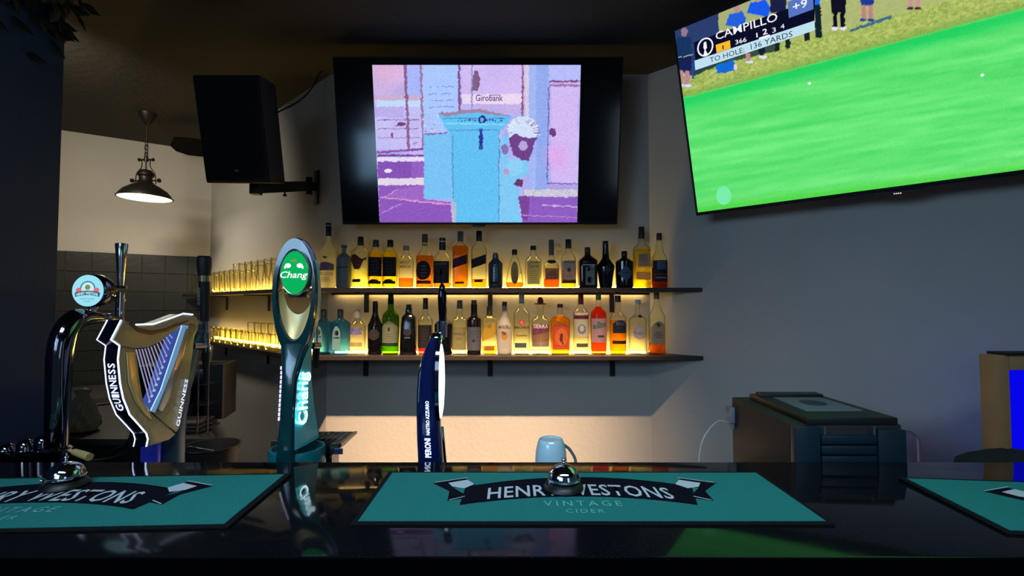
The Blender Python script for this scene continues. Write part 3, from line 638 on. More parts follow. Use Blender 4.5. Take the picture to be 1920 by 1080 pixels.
bottle(796, 33, 436, bu, 'u', 'round amber whisky bottle with olive cap and large round black crest', neck=11, hs=482, hn=460, cap=(16, 11, (86, 82, 46)), liq=(215, 120, 30), lvl=477, ring=(457, (110, 24, 24)), labels=[(487, 523, .88, (30, 30, 38), 'oval', -1), (524, 530, .8, (70, 24, 22))]+marks(497, 4, 6, .4, (150, 150, 160)))
bottle(829, 31, 443, bu, 'u', 'square clear bottle with black label, white ringed black cap', neck=12, hs=484, hn=466, cap=(23, 12, K), sq=6, dep=.95, liq=(255, 130, 30), lvl=528, ring=(451, (200, 200, 200)), labels=[(488, 529, .95, (20, 22, 28), 'rect', 0, [('JACK DANIELS', 496, 5, .7, (120, 122, 128), {})]), (503, 513, .3, (64, 68, 74), 'oval')]+marks(516, 3, 4, .6, (90, 92, 98)))
bottle(863, 28, 431, bu, 'u', 'tall square amber bottle with slanted purple band label', neck=10, hs=462, hn=451, cap=(19, 11, (84, 82, 88)), sq=6, dep=.95, liq=(225, 130, 30), lvl=458, labels=[(480, 497, .97, (52, 26, 52), 'diag'), (526, 530, .6, (70, 40, 20))])
bottle(898, 28, 430, bu, 'u', 'tall square clear bottle with slanted black band label', neck=10, hs=466, hn=449, cap=(19, 11, K), sq=6, dep=.95, liq=(255, 150, 35), lvl=521, labels=[(480, 497, .97, (22, 22, 28), 'diag'), (522, 527, .55, (50, 28, 16))])
bottle(929, 27, 471, bu, 'u', 'short blue-grey bottle with vertical white lettering', neck=11, hs=493, hn=481, cap=(7, 9, (110, 110, 105)), glassm=G_navy, labels=[(526, 530, .6, (34, 36, 44), 'rect', -3)]+marks(494, 7, 4, .25, (215, 222, 230)))
bottle(965, 34, 465, bu, 'u', 'triangular clear bottle with tall oval grey label', neck=9, hs=500, hn=476, cap=(10, 10, K), liq=(255, 110, 30), lvl=527, prof=[(24, 538), (31, 535), (34, 530), (32, 522), (26, 505), (19, 490), (12, 480), (9, 476)], labels=[(488, 531, .44, (92, 102, 96), 'oval')]+marks(502, 5, 4, .28, (60, 68, 66)))
bottle(1000, 30, 458, bu, 'u', 'clear bottle with small black cap and tall grey-green label', neck=11, hs=487, hn=474, cap=(8, 11, K), sq=3, labels=[(488, 531, .8, (150, 152, 118), 'rect', 0, [('Jose', 493, 6, .5, (70, 86, 92), {'bold': .01, 'shear': .2}), ('Cuervo', 500, 6, .6, (70, 86, 92), {'bold': .01})])]+marks(506, 6, 4, .6, (110, 112, 92)))
bottle(1034, 29, 447, bu, 'u', 'squat clear bottle with tall grey capsule and orange liquid', neck=9, hs=500, hn=478, cap=(29, 10, (92, 84, 76)), sq=4, liq=(250, 80, 25), lvl=521, labels=[(485, 492, .6, (24, 20, 22), 'oval'), (501, 522, .88, (120, 112, 92), 'rect')]+marks(508, 2, 4, .7, (50, 62, 56)))
bottle(1066, 27, 446, bu, 'u', 'square clear bottle with black cap and pale blue-white label', neck=11, hs=484, hn=466, cap=(17, 11, K), sq=5, liq=(255, 170, 30), lvl=505, labels=[(487, 524, .97, (142, 150, 166), 'rect', 0, [('JIM BEAM', 493, 6, .7, (50, 58, 84), {'bold': .01})]), (522, 529, .97, (60, 22, 34), 'rect'), (500, 508, .28, (84, 78, 96), 'oval')]+marks(514, 2, 3, .6, (90, 96, 116)))
bottle(1102, 34, 461, bu, 'u', 'square brown bottle with white label and red-brown neck', neck=11, hs=488, hn=474, cap=(14, 11, (84, 40, 34)), glassm=G_brown, sq=6, dep=.95, labels=[(499, 532, .5, (150, 154, 150), 'rect', 2), (494, 496, .7, (210, 205, 200)), (498, 506, .5, (205, 205, 205), 'diag', 2), (517, 529, .3, (80, 96, 120), 'oval', 2)])
bottle(1136, 33, 449, bu, 'u', 'dark brown bottle with long neck, widest at the shoulder', neck=11, hs=495, hn=488, cap=(13, 11, (70, 28, 40)), glassm=G_wine, prof=[(23, 538), (24, 534), (28, 515), (33, 499), (32, 495), (24, 489), (14, 482), (12, 474), (11, 462)], labels=[(500, 508, .45, (70, 66, 50), 'oval', 2)])
bottle(1171, 33, 468, bu, 'u', 'squat black bottle with blue-grey diamond label', neck=10, hs=488, hn=480, cap=(9, 11, K), glassm=G_dark, wn=1, labels=[(495, 526, .88, (92, 108, 128), 'diamond')]+marks(509, 1, 4, .5, (40, 46, 60)))
bottle(1204, 29, 422, bu, 'u', 'tallest square bottle of yellow whisky at the right end', neck=13, hs=464, hn=452, cap=(22, 11, (52, 30, 36)), sq=6, dep=.95, liq=(250, 205, 30), lvl=465, labels=[(474, 499, .8, (160, 146, 128), 'rect', 1), (508, 522, .95, (186, 152, 100), 'rect')]+marks(478, 5, 4, .6, (90, 76, 88)))
bottle(1237, 29, 434, bu, 'u', 'round clear bottle with blue-black label, last at the right end', neck=10, hs=482, hn=470, cap=(13, 10, (62, 34, 52)), liq=(180, 50, 30), lvl=500, prof=[(25, 538), (29, 534), (29, 486), (25, 478), (16, 470), (13, 460), (10, 447)], labels=[(486, 526, .95, (26, 24, 34), 'rect'), (487, 503, .6, (96, 110, 140), 'rect', 1), (511, 513, .8, (170, 60, 70)), (517, 520, .7, (150, 150, 160))])
bl_ = 667
bottle(608, 28, 583, bl_, 'l', 'pale blue square gin bottle, nearest the green and gold tap tower', neck=10, hs=610, hn=599, cap=(16, 11, (26, 28, 40)), glassm=G_blue, sq=6, dep=.95, labels=[(614, 655, .42, (120, 156, 160), 'arch', -4), (620, 630, .26, (44, 54, 70), 'oval', -4), (632, 635, .3, (40, 50, 64), 'rect', -4)])
bottle(639, 30, 583, bl_, 'l', 'pale blue square gin bottle, second from the left', neck=10, hs=610, hn=599, cap=(16, 11, (26, 28, 40)), glassm=G_blue, sq=6, dep=.95, labels=[(614, 658, .5, (120, 156, 160), 'arch', -2), (622, 632, .26, (44, 54, 70), 'oval', -2), (634, 637, .35, (40, 50, 64), 'rect', -2)])
bottle(671, 30, 584, bl_, 'l', 'clear vodka bottle with blue lettering and silver cap', neck=11, hs=614, hn=602, cap=(15, 12, (160, 155, 150)), labels=[(644, 652, .82, (160, 146, 96), 'rect'), (606, 611, .1, (60, 50, 50), 'point', 0), (618, 619, .01, (90, 90, 200), 'rect', 0, [('ABSOLUT', 624, 5.5, .8, (60, 66, 200), {'bold': .03}), ('VODKA', 630, 5.5, .72, (60, 66, 200), {'bold': .03})])])
bottle(704, 27, 568, bl_, 'l', 'black cream liqueur bottle with long tapering neck', neck=10, hs=612, hn=590, cap=(10, 10, (22, 20, 24)), glassm=G_dark, wn=1.3, labels=[(620, 640, .8, (52, 46, 48), 'oval')])
bottle(733, 31, 553, bl_, 'l', 'green whiskey bottle with pale label and yellow-green liquid', neck=11, hs=598, hn=580, cap=(20, 10, (28, 40, 30)), glassm=G_green, liq=(205, 220, 10), lvl=648, labels=[(606, 645, .97, (124, 128, 108), 'arch', 0, [('JAMESON', 612, 5, .8, (60, 66, 56), {'bold': .01})]), (645, 651, .97, (24, 44, 20)), (616, 624, .14, (40, 44, 40), 'oval')]+marks(629, 4, 4, .6, (90, 94, 80)))
bottle(767, 31, 574, bl_, 'l', 'black bottle with straight sides and sloping shoulders', neck=11, hs=600, hn=593, cap=(10, 11, (20, 20, 26)), glassm=G_dark, sq=5, prof=[(30, 667), (31, 664), (29, 630), (25, 600), (22, 596), (12, 591), (11, 584)], labels=[(620, 632, .5, (40, 38, 54), 'oval'), (634, 637, .35, (86, 80, 90))])
bottle(798, 27, 562, bl_, 'l', 'clear bottle with black label and red liquid left of the blue tap tower', neck=10, hs=606, hn=592, cap=(21, 10, (16, 16, 22)), sq=3, liq=(240, 30, 60), lvl=652, labels=[(612, 655, .95, (22, 18, 22), 'rect')]+marks(620, 5, 6, .5, (52, 40, 42)))
bottle(832, 34, 578, bl_, 'l', 'broad dark bottle half hidden behind the blue tap tower', neck=11, hs=612, hn=600, cap=(12, 12, (20, 22, 28)), glassm=G_dark)
bottle(862, 28, 566, bl_, 'l', 'clear gin bottle with grey cap and tall beige label', neck=11, hs=605, hn=595, cap=(16, 11, (104, 98, 92)), labels=[(616, 658, .92, (128, 122, 86), 'rect', 0, [('GIN', 640, 6, .4, (70, 62, 40), {}), ('TANDELLA', 631, 5, .8, (50, 46, 40), {'bold': .02})])]+marks(648, 2, 4, .5, (100, 94, 66)))
bottle(889, 27, 566, bl_, 'l', 'dark red bottle with blue-grey label and grey-brown cap', neck=12, hs=603, hn=592, cap=(16, 11, (92, 74, 70)), glassm=G_wine, ring=(586, (180, 160, 140)), labels=[(616, 659, .97, (86, 88, 100), 'rect'), (637, 645, .3, (40, 42, 54), 'diamond')]+marks(624, 3, 5, .7, (70, 72, 84)))
bottle(918, 27, 577, bl_, 'l', 'small clear bottle with golden band label and orange liquid', neck=11, hs=602, hn=594, cap=(18, 11, (86, 70, 56)), sq=5, liq=(255, 180, 40), lvl=652, labels=[(612, 636, .97, (176, 142, 40), 'diag'), (607, 618, .35, (150, 126, 60), 'oval'), (651, 659, .7, (150, 88, 48))])
bottle(946, 28, 569, bl_, 'l', 'white coconut rum bottle with black cap and palm print', neck=10, hs=618, hn=590, cap=(16, 10, (22, 18, 22)), glassm=G_white, labels=[(618, 619, .01, (90, 60, 40), 'rect', 0, [('MALIBU', 620, 6, .78, (90, 62, 44), {'bold': .02, 'arc': .006})]), (625, 640, .42, (196, 140, 40), 'oval'), (624, 631, .38, (96, 54, 40), 'wave')]+marks(645, 3, 4, .5, (190, 180, 150)))
bottle(978, 30, 552, bl_, 'l', 'tall clear rum bottle with red round emblem and silver cap', neck=9, hs=592, hn=576, cap=(19, 10, (150, 156, 156)), sq=3, ring=(572, (30, 34, 44)), labels=[(602, 613, .38, (186, 60, 66), 'oval'), (604, 611, .2, (214, 130, 120), 'oval'), (645, 654, .72, (60, 66, 84), 'rect', -2), (616, 617, .01, (50, 50, 50), 'rect', 0, [('BACARDI', 619, 5, .88, (44, 40, 40), {'bold': .03}), ('Superior', 634, 5, .75, (34, 36, 36), {'bold': .03, 'shear': .3})])])
bottle(1013, 34, 560, bl_, 'l', 'clear tequila bottle with a red sombrero cap', neck=12, hs=606, hn=592, cap=(14, 20, (96, 20, 34)), hat=True, labels=[(609, 652, .92, (132, 82, 92), 'point'), (610, 630, .9, (104, 44, 76), 'point', 0, [('SIERRA', 618, 7, .8, (220, 205, 214), {'bold': .01})]), (628, 642, .88, (146, 116, 60), 'diag'), (642, 652, .9, (150, 138, 120), 'rect')])
bottle(1050, 36, 573, bl_, 'l', 'squat amber bottle with red and orange imp label', neck=11, hs=604, hn=592, cap=(7, 11, (90, 30, 24)), sq=3.5, liq=(245, 150, 20), lvl=596, labels=[(613, 657, .86, (170, 68, 28), 'rect'), (618, 650, .66, (206, 106, 40), 'oval', 1), (650, 651, .6, (90, 30, 20)), (616, 617, .01, (100, 30, 20), 'rect', 0, [('FIREBALL', 616, 6, .68, (96, 26, 18), {'bold': .02, 'arc': .006})]), (627, 636, .16, (84, 20, 16), 'oval', 1), (634, 643, .22, (84, 20, 16), 'wave', 1), (642, 648, .08, (84, 20, 16), 'rect', 3)])
bottle(1089, 29, 553, bl_, 'l', 'clear vodka bottle with tall dark red cap and grey crest', neck=11, hs=592, hn=576, cap=(21, 10, (112, 24, 44)), labels=[(593, 601, .94, (84, 22, 40), 'rect', 0, [('SMIRNOFF', 594.5, 5, .85, (210, 200, 205), {'bold': .02})]), (601.5, 634, .92, (168, 170, 158), 'rect'), (611, 629, .55, (110, 118, 128), 'oval'), (613, 624, .3, (190, 194, 190), 'oval'), (646, 653, .75, (70, 66, 60), 'rect', 1)])
bottle(1122, 30, 551, bl_, 'l', 'red and orange bottle with mauve label and grey-green cap', neck=10, hs=592, hn=576, cap=(15, 10, (120, 122, 104)), liq=(235, 60, 36), lvl=578, labels=[(600, 644, .95, (158, 140, 150), 'rect'), (605, 616, .4, (90, 120, 110), 'wave', 1), (610, 618, .8, (70, 96, 96), 'diag', 0)]+[(631, 635, .4, (50, 46, 56), 'rect', 2)])
bottle(1158, 31, 557, bl_, 'l', 'whisky bottle with navy label and black pourer', name='spirit_bottle', neck=10, hs=600, hn=585, cap=(13, 12, (20, 20, 24)), liq=(250, 150, 10), lvl=604, labels=[(603, 627, .86, (18, 30, 54), 'arch', 2, [('BELLS', 612, 6, .5, (90, 110, 140), {})]), (641, 647, .85, (50, 22, 20), 'rect', 1)])
bottle(1195, 33, 565, bl_, 'l', 'clear bottle with round violet floral label and dark neck seal', neck=9, hs=604, hn=590, cap=(9, 11, (190, 188, 175)), labels=[(612, 639, .72, (160, 150, 178), 'oval'), (616, 635, .55, (205, 200, 170), 'oval', 2), (624, 630, .6, (96, 96, 176), 'wave'), (593, 599, .26, (80, 30, 40), 'oval', 3)])
bottle(1231, 30, 549, bl_, 'l', 'clear bottle with grey arched label and orange liquid, last on the lower shelf', neck=9, hs=596, hn=566, cap=(15, 10, (76, 76, 66)), wn=1.6, liq=(255, 120, 50), lvl=646, labels=[(605, 648, .9, (140, 140, 120), 'arch'), (608, 616, .3, (70, 68, 56), 'wave', 0)]+marks(625, 4, 3.2, .6, (60, 56, 50)))

# ------------------------------------------------------------------ glasses on the left shelves
G_gl = glass('glassware', (252, 250, 236), (110, 104, 70), .5)
def mk_glass(kind):
    t = thing(kind, 'x', 'glass')
    if kind == 'highball_glass': pr = [(.029, 0), (.030, .004), (.034, .09), (.036, .145), (.0365, .147)]
    elif kind == 'beer_glass': pr = [(.031, 0), (.032, .005), (.030, .03), (.032, .08), (.041, .14), (.042, .18), (.042, .182)]
    elif kind == 'tumbler': pr = [(.037, 0), (.038, .004), (.036, .06), (.034, .088), (.033, .09)]
    else: pr = [(.034, 0), (.005, .004), (.004, .06), (.018, .075), (.038, .11), (.040, .14), (.034, .175)]
    obj('vessel', MB().lathe(pr, seg=20, caps=False).lathe([(pr[0][0], .001), (0, .001)], seg=20, caps=False), G_gl, t, local=True, smooth=60)
    obj('rim', MB().lathe([(pr[-1][0], pr[-1][1]), (pr[-1][0]-.002, pr[-1][1]+.001), (pr[-1][0]-.002, pr[-1][1]-.002)], seg=20, caps=False), glass('glass_edge', (215, 210, 190), (150, 140, 110), 1), t, local=True, smooth=60)
    return t
protos = {}
def put_glass(kind, t, off, z, label, group):
    p = A+u2*t+nL*off
    if kind not in protos: o = mk_glass(kind); protos[kind] = o
    else:
        s = protos[kind]; o = s.copy(); COL.objects.link(o)
        for c in list(s.children): d = c.copy(); COL.objects.link(d); d.parent = o
    o.location = (p.x, p.y, z+.0005); o['label'] = label; o['group'] = group
def pxt(px, off):  # wall parameter for a pixel column
    p = A+nL*off; k = (px-960)/F; return (k*p.y-p.x)/(u2.x-k*u2.y)
def line_up(kind, p0, p1, n, off, z, label, group):
    a_, b_ = pxt(p0, off), pxt(p1, off)
    od = ['first', 'second', 'third', 'fourth', 'fifth', 'sixth', 'seventh', 'eighth', 'ninth', 'tenth', 'eleventh']
    for i in range(n): put_glass(kind, a_+(b_-a_)*i/max(n-1, 1), off, z, '%s, %s from the far end' % (label, od[i]), group)
line_up('beer_glass', 449, 521, 7, .148, ZU, 'tall curved beer glass on the upper left shelf', 'curved beer glasses on the upper left shelf')
line_up('wine_glass', 488, 530, 3, .062, ZU, 'stemmed glass behind the beer glasses', 'stemmed glasses on the upper left shelf')
line_up('highball_glass', 368, 440, 9, .148, ZU, 'front straight highball glass on the upper left shelf', 'highball glasses on the upper left shelf')
line_up('highball_glass', 404, 470, 7, .068, ZU, 'back row straight highball glass, upper left shelf', 'back row highball glasses, upper left shelf')
line_up('tumbler', 404, 512, 10, .150, ZL, 'front row tumbler on the lower left shelf', 'front row tumblers, lower left shelf')
line_up('tumbler', 398, 464, 8, .072, ZL, 'back row tumbler on the lower left shelf', 'back row tumblers, lower left shelf')
line_up('highball_glass', 476, 528, 5, .072, ZL, 'tall straight glass behind the tumblers', 'tall glasses on the lower left shelf')

# ------------------------------------------------------------------ speaker, its arm and cable
s4 = [at(386, 343, 2.11), at(508, 341, 2.11), at(480, 137, 2.0), at(355, 141, 2.0)]
xa = (s4[0].x+s4[3].x)/2; xb = (s4[1].x+s4[2].x)/2; z0_, z1_ = s4[0].z, (s4[2].z+s4[3].z)/2
f4 = [V((xa, 2.11, z0_)), V((xb, 2.11, z0_)), V((xb, 2.0, z1_)), V((xa, 2.0, z1_))]
vS = (f4[3]-f4[0]).normalized(); nS = V((0, vS.z, -vS.y)); nS = nS if nS.y > 0 else -nS
sp = thing('loudspeaker', 'black wall loudspeaker tilted down on a swing arm', 'loudspeaker', ((xa+xb)/2, 2.2, z0_))
bk = [p+nS*.22+V((s*.03, 0, 0)) for p, s in zip(f4, (1, -1, -1, 1))]
obj('cabinet', MB().hexa([p+nS*.012 for p in f4]+bk), pm('cabinet_vinyl', (13, 14, 18), .75, bump=.3, bscale=300), sp, bevel=.006)
fr = [f4[0]+V((.006, 0, 0))+vS*.008, f4[1]-V((.006, 0, 0))+vS*.008, f4[2]-V((.006, 0, 0))-vS*.006, f4[3]+V((.006, 0, 0))-vS*.006]
obj('grille', MB().hexa(fr+[p+nS*.014 for p in fr]), pm('grille_cloth', (6, 7, 9), .9, bump=.5, bscale=500), sp, bevel=.008)
c = onplane(444, 320, f4[0], nS); obj('badge', MB().box(c-nS*.001, (.016, .004, .012)), pm('badge_grey', (90, 92, 98), .4), sp)
arm = thing('swing_bracket', 'black swing-arm bracket holding the loudspeaker to the left wall', 'bracket', at(478, 360, 2.32))
pw = at(584, 356, 2.0); tt = pxt(584, .03); wp = A+u2*tt+nL*.004
zw = onplane(584, 356, V((wp.x, wp.y, 0)), V((nL.x, nL.y, 0))).z
Rw = Matrix.Rotation(math.atan2(u2.y, u2.x), 3, 'Z')
obj('wall_plate', MB().box((wp.x+nL.x*.006, wp.y+nL.y*.006, zw), (.05, .012, .2), Rw), M_black, arm, bevel=.003)
a1 = V((wp.x+nL.x*.05, wp.y+nL.y*.05, zw)); a0 = at(480, 352, 2.24)
obj('pivot', MB().lathe([(.018, -.05), (.018, .05)], a1, 14), M_black, arm, smooth=40)
obj('pivot_lug', MB().box((a1+V((wp.x, wp.y, zw)))/2, (.03, .06, .05), Rw), M_black, arm)
dx_ = (a0-a1); ln = dx_.length; Ra = dx_.to_track_quat('X', 'Z').to_matrix()
obj('beam', MB().box((a0+a1)/2, (ln, .035, .055), Ra), M_black, arm, bevel=.002)
obj('upright', MB().box(a0+V((0, 0, .012)), (.042, .042, .09)), M_black, arm, bevel=.002)
obj('thumb_screw', MB().tube([(a0+a1)/2+V((0, 0, -.02)), (a0+a1)/2+V((0, 0, -.04))], .004).box((a0+a1)/2+V((0, 0, -.045)), (.018, .004, .01)), M_black, arm)
obj('speaker_foot', MB().box((a0.x, a0.y, a0.z+.05), (.05, .05, .01)), M_iron, arm)
cb = [f4[2]+nS*.2+V((-.02, 0, -.14)), at(560, 190, 2.45), at(585, 165, 2.55), at(598, 140, 2.6), at(612, 128, 2.62)]
o = obj('speaker_cable', MB().tube(catmull(cb), .004, 6), M_black, smooth=60); base_at(o, cb[-1]); tag(o, 'thin black cable sagging from the loudspeaker to the ceiling corner', 'cable')

# ------------------------------------------------------------------ pendant lamp
PX, PY = -2.52, 3.2
lp = thing('pendant_lamp', 'dark industrial pendant lamp glowing white inside, hanging from the ceiling', 'lamp', (PX, PY, H))
LZ = 2.232
M_lamp = pm('aged_bronze', (36, 30, 27), .45, .6, var=.3, scale=20)
obj('ceiling_rose', MB().lathe([(.055, H-.001), (.05, H-.02), (.02, H-.075), (.008, H-.085), (0, H-.085)], (PX, PY, 0), 24), M_lamp, lp, smooth=40)
obj('drop_rod', MB().tube([(PX, PY, H-.08), (PX, PY, H-.2)], .005), M_lamp, lp, smooth=60)
zc = H-.2
for i in range(4):
    mb = MB(); pts = []
    for k in range(13):
        a = 2*PI*k/12; x, z = .011*math.cos(a), .02*math.sin(a); pts.append((PX+(x if i % 2 else 0), PY+(0 if i % 2 else x), zc-.012-i*.026+z))
    obj('chain_link', mb.tube(pts, .003, 6), M_lamp, lp, smooth=60)
yz = LZ+.245
obj('cross_bar', MB().tube([(PX-.045, PY, yz+.02), (PX+.045, PY, yz+.02)], .006).lathe([(.011, -.052), (.011, -.043)], (PX, PY, yz+.02), 10, 'X').lathe([(.011, .043), (.011, .052)], (PX, PY, yz+.02), 10, 'X'), M_lamp, lp, smooth=40)
obj('stem', MB().tube([(PX, PY, zc-.09), (PX, PY, LZ+.18)], .005).lathe([(.013, 0), (.013, .03)], (PX, PY, yz+.008), 10), M_lamp, lp, smooth=60)
for s in (-1, 1):
    obj('yoke_arm', MB().tube(catmull([(PX+s*.03, PY, yz+.02), (PX+s*.03, PY, yz-.03), (PX+s*.062, PY, yz-.075), (PX+s*.07, PY, yz-.13), (PX+s*.07, PY, yz-.15)]), .003, 6), M_lamp, lp, smooth=60)
    obj('yoke_screw', MB().tube([(PX+s*.03, PY, LZ+.12), (PX+s*.09, PY, LZ+.12)], .005).lathe([(.014, s*.088), (.014, s*.098)], (PX, PY, LZ+.12), 12, 'X'), M_lamp, lp, smooth=40)
outp = [(.018, .195), (.035, .19), (.048, .17), (.050, .155), (.038, .145), (.038, .115), (.05, .10), (.09, .075), (.125, .05), (.148, .02), (.152, .006), (.16, .004), (.16, -.002), (.153, -.002)]
obj('shade', MB().lathe([(r_, LZ+z_) for r_, z_ in outp], (PX, PY, 0), 48, caps=False), M_lamp, lp, smooth=50)
obj('shade_lining', MB().lathe([(.152, LZ-.001), (.146, LZ+.018), (.12, LZ+.045), (.08, LZ+.07), (.04, LZ+.09), (0, LZ+.09)], (PX, PY, 0), 48, caps=False), pm('lining_glow', (235, 232, 220), .5, emit=(255, 248, 235), estr=.75), lp, smooth=50, label='white shade lining with added glow')  # the bulb's light on the lining is put in as emission
obj('bulb', MB().lathe([(0, LZ+.005), (.03, LZ+.012), (.04, LZ+.035), (.02, LZ+.08), (0, LZ+.085)], (PX, PY, 0), 20), em('bulb_glow', (255, 246, 225), 6), lp, smooth=60)

# wooden blade at the left wall, leafy garland on the divider
bq = [at(x, y, 3.3) for x, y in ((325, 256), (352, 258), (385, 265), (408, 270), (408, 290), (385, 287), (352, 291), (330, 284), (319, 274))]
o = obj('wooden_bracket', MB().prism(bq, (.04, .10, .02)), pm('dark_brown_wood', (11, 9, 8), 1, var=.3, spec=.05), bevel=.004); base_at(o, bq[0]); tag(o, 'dark brown wooden block jutting from the left wall behind the loudspeaker', 'bracket')
gl_ = thing('leaf_garland', 'dark leafy garland bunched at the top of the dark divider wall', 'garland', (-1.74, 1.72, 2.75))
random.seed(3); M_leaf = pm('dark_leaf', (18, 22, 20), .7, var=.4)
for i in range(130):
    y = 1.46+random.random()*.34; zz_ = 2.78-random.random()*(.26 if i < 115 else .42); x = -1.75+random.random()*(.115 if zz_ > 2.58 else .035)
    a = random.uniform(0, 6.28); dv = V((math.cos(a)*.3, math.cos(a)*.7, math.sin(a))).normalized(); wv = V((1, .3, .2)).cross(dv).normalized(); L_ = random.uniform(.06, .085)
    c = V((x, y, min(zz_, 2.76))); nvec = dv.cross(wv)*.006
    obj('leaf', MB().add([c-dv*L_/2, c+wv*L_*.3-dv*L_*.1, c+dv*L_*.1+wv*L_*.26, c+dv*L_/2, c+dv*L_*.1-wv*L_*.26, c-wv*L_*.3-dv*L_*.1, c+nvec], [(0, 1, 6), (1, 2, 6), (2, 3, 6), (3, 4, 6), (4, 5, 6), (5, 0, 6)]), M_leaf, gl_)

# ------------------------------------------------------------------ green and gold tap tower (Chang)
def zat(py, Y): return at(960, py, Y).z
CX = -.612
M_dkteal = pm('deep_green_lacquer', (6, 52, 56), .15, var=.1, coat=.5); M_turq = pm('turquoise_lacquer', (24, 190, 205), .3, var=.05, coat=.4)
M_gold = pm('champagne_metal', (228, 202, 140), .35, .3, var=.05); M_glow = em('white_lit_lettering', (225, 245, 255), 5)
ct = thing('tap_tower', 'tall green and turquoise beer tap tower with a lit oval green badge', 'beer tap', (CX, 1.36, SZ))
YF0, YB0 = 1.315, 1.352
zcH = zat(548, 1.33); up_h = zat(446, 1.33)-zcH; dn_h = zcH-zat(676, 1.33); hwO = .0625
iu = zat(470, 1.33)-zcH; idn = zcH-zat(637, 1.33); hwI = .0475
N_ = 48; ringv = MB(); R = []
for k, (rw, ru, rd, y) in enumerate(((hwO*.97, up_h*.98, dn_h*.98, YF0), (hwO, up_h, dn_h, YF0+.012), (hwO, up_h, dn_h, YB0-.006), (hwO*.95, up_h*.97, dn_h*.97, YB0), (hwI*1.03, iu*1.03, idn*1.03, YB0), (hwI, iu, idn, YB0-.01), (hwI, iu, idn, YF0+.008), (hwI*1.05, iu*1.03, idn*1.02, YF0))):
    r_ = []
    for i in range(N_):
        a = 2*PI*i/N_; s_, c_ = math.sin(a), math.cos(a); r_.append((CX+rw*c_*(1 if s_ > 0 else (1-.12*abs(s_)**2)), y, zcH+(ru if s_ > 0 else rd)*s_))
    R.append(r_)
R.append(R[0]); obj('head_ring', ringv.rings(R, caps=False), M_dkteal, ct, smooth=50)
# body below the ring
rows = [(640, .040, .040, 1.317, 1.352), (665, .032, .032, 1.305, 1.36), (700, .022, .026, 1.290, 1.376), (740, .020, .028, 1.282, 1.382), (790, .021, .034, 1.278, 1.395), (830, .024, .040, 1.272, 1.405), (868, .028, .046, 1.270, 1.41)]
def trap(row, seg=32, n=5, grow=0):
    py, wf, wb, yf, yb = row; z = zat(py, 1.32); out = []
    for i in range(seg):
        x, y = sec(2*PI*i/seg, 1, 1, n); t = (y+1)/2; out.append((CX+x*(wf+(wb-wf)*t+grow), yf+(yb-yf)*t, z))
    return out
obj('column', MB().rings([trap(r_) for r_ in rows]), M_dkteal, ct, smooth=50)
# turquoise side panel
def rowat(py):
    for a_, b_ in zip(rows, rows[1:]):
        if a_[0] <= py <= b_[0]: t = (py-a_[0])/(b_[0]-a_[0]); return [a_[i]+(b_[i]-a_[i])*t for i in range(5)]
    return list(rows[-1])
pv = []; pf = []; lb = [(643, .75), (655, .45), (676, .2), (713, .08), (763, .06), (800, .05), (836, .04)]
ncol = 6
for (py, f0) in lb:
    _, wf, wb, yf, yb = rowat(py); z = zat(py, 1.32)
    for j in range(ncol+1):
        t = f0+(.97-f0)*j/ncol; bul = .0025*math.sin(PI*j/ncol); pv.append((CX+wf+(wb-wf)*t+.0012+bul, yf+(yb-yf)*t, z))
for i in range(len(lb)-1):
    for j in range(ncol): a_ = i*(ncol+1)+j; pf.append((a_, a_+ncol+1, a_+ncol+2, a_+1))
obj('side_panel', MB().add(pv, pf), M_turq, ct, smooth=60)
band = []; bf = []
for i in range(25):   # turquoise outer flank of the head ring
    a = PI*.20-PI*.62*i/24; s_, c_ = math.sin(a), math.cos(a)
    for y in (YF0+.012, YB0-.004): band.append((CX+hwO*1.012*c_*(1 if s_ > 0 else (1-.12*abs(s_)**2)), y, zcH+(up_h if s_ > 0 else dn_h)*s_*1.012))
for i in range(24): bf.append((2*i, 2*i+1, 2*i+3, 2*i+2))
obj('flank_band', MB().add(band, bf), M_turq, ct, smooth=60)
# gold crescent
cr_ = MB(); oo, ii = [], []
n = 28
for i in range(n+1):
    a = PI+PI*i/n; s_, c_ = math.sin(a), math.cos(a)
    oo.append((CX+hwI*.99*c_*(1-.12*s_*s_), YF0+.010, zcH+idn*.99*s_))
    ii.append((CX+hwI*.93*c_*(1-.1*s_*s_), YF0+.030, zcH+.012+ (zcH-zat(590, 1.3)+.012)*s_))
cr_.rings([oo, [(p[0]*.5+q[0]*.5, p[1]*.25+q[1]*.75, p[2]*.5+q[2]*.5) for p, q in zip(oo, ii)], ii, [(p[0], p[1]+.008, p[2]-.002) for p in ii]], caps=False, closed=False)
obj('gold_bowl', cr_, M_gold, ct, smooth=60)
# badge
bz_ = zat(511, 1.30); bx, bh = .0415, zat(468, 1.30)-bz_; bcx = at(551, 511, 1.30).x
def ellr(rx, rz, y, n=40): return [(bcx+rx*math.cos(2*PI*i/n), y, bz_+rz*math.sin(2*PI*i/n)) for i in range(n)]
obj('badge_rim', MB().rings([ellr(bx, bh, 1.335), ellr(bx, bh, 1.307), ellr(bx*.95, bh*.97, 1.302), ellr(bx*.88, bh*.93, 1.304)], caps=True), pm('badge_silver', (150, 190, 175), .2, .7), ct, smooth=50)
obj('badge_mount', MB().box((bcx, 1.335, zcH+.03), (.05, .02, .09)), M_dkteal, ct)
obj('badge_face', MB().rings([ellr(bx*.9, bh*.94, 1.3038), ellr(bx*.6, bh*.65, 1.3005), ellr(bx*.05, bh*.05, 1.299)], caps=True), em('badge_green', (10, 178, 92), 1.0), ct, smooth=60, label='lit green oval badge')
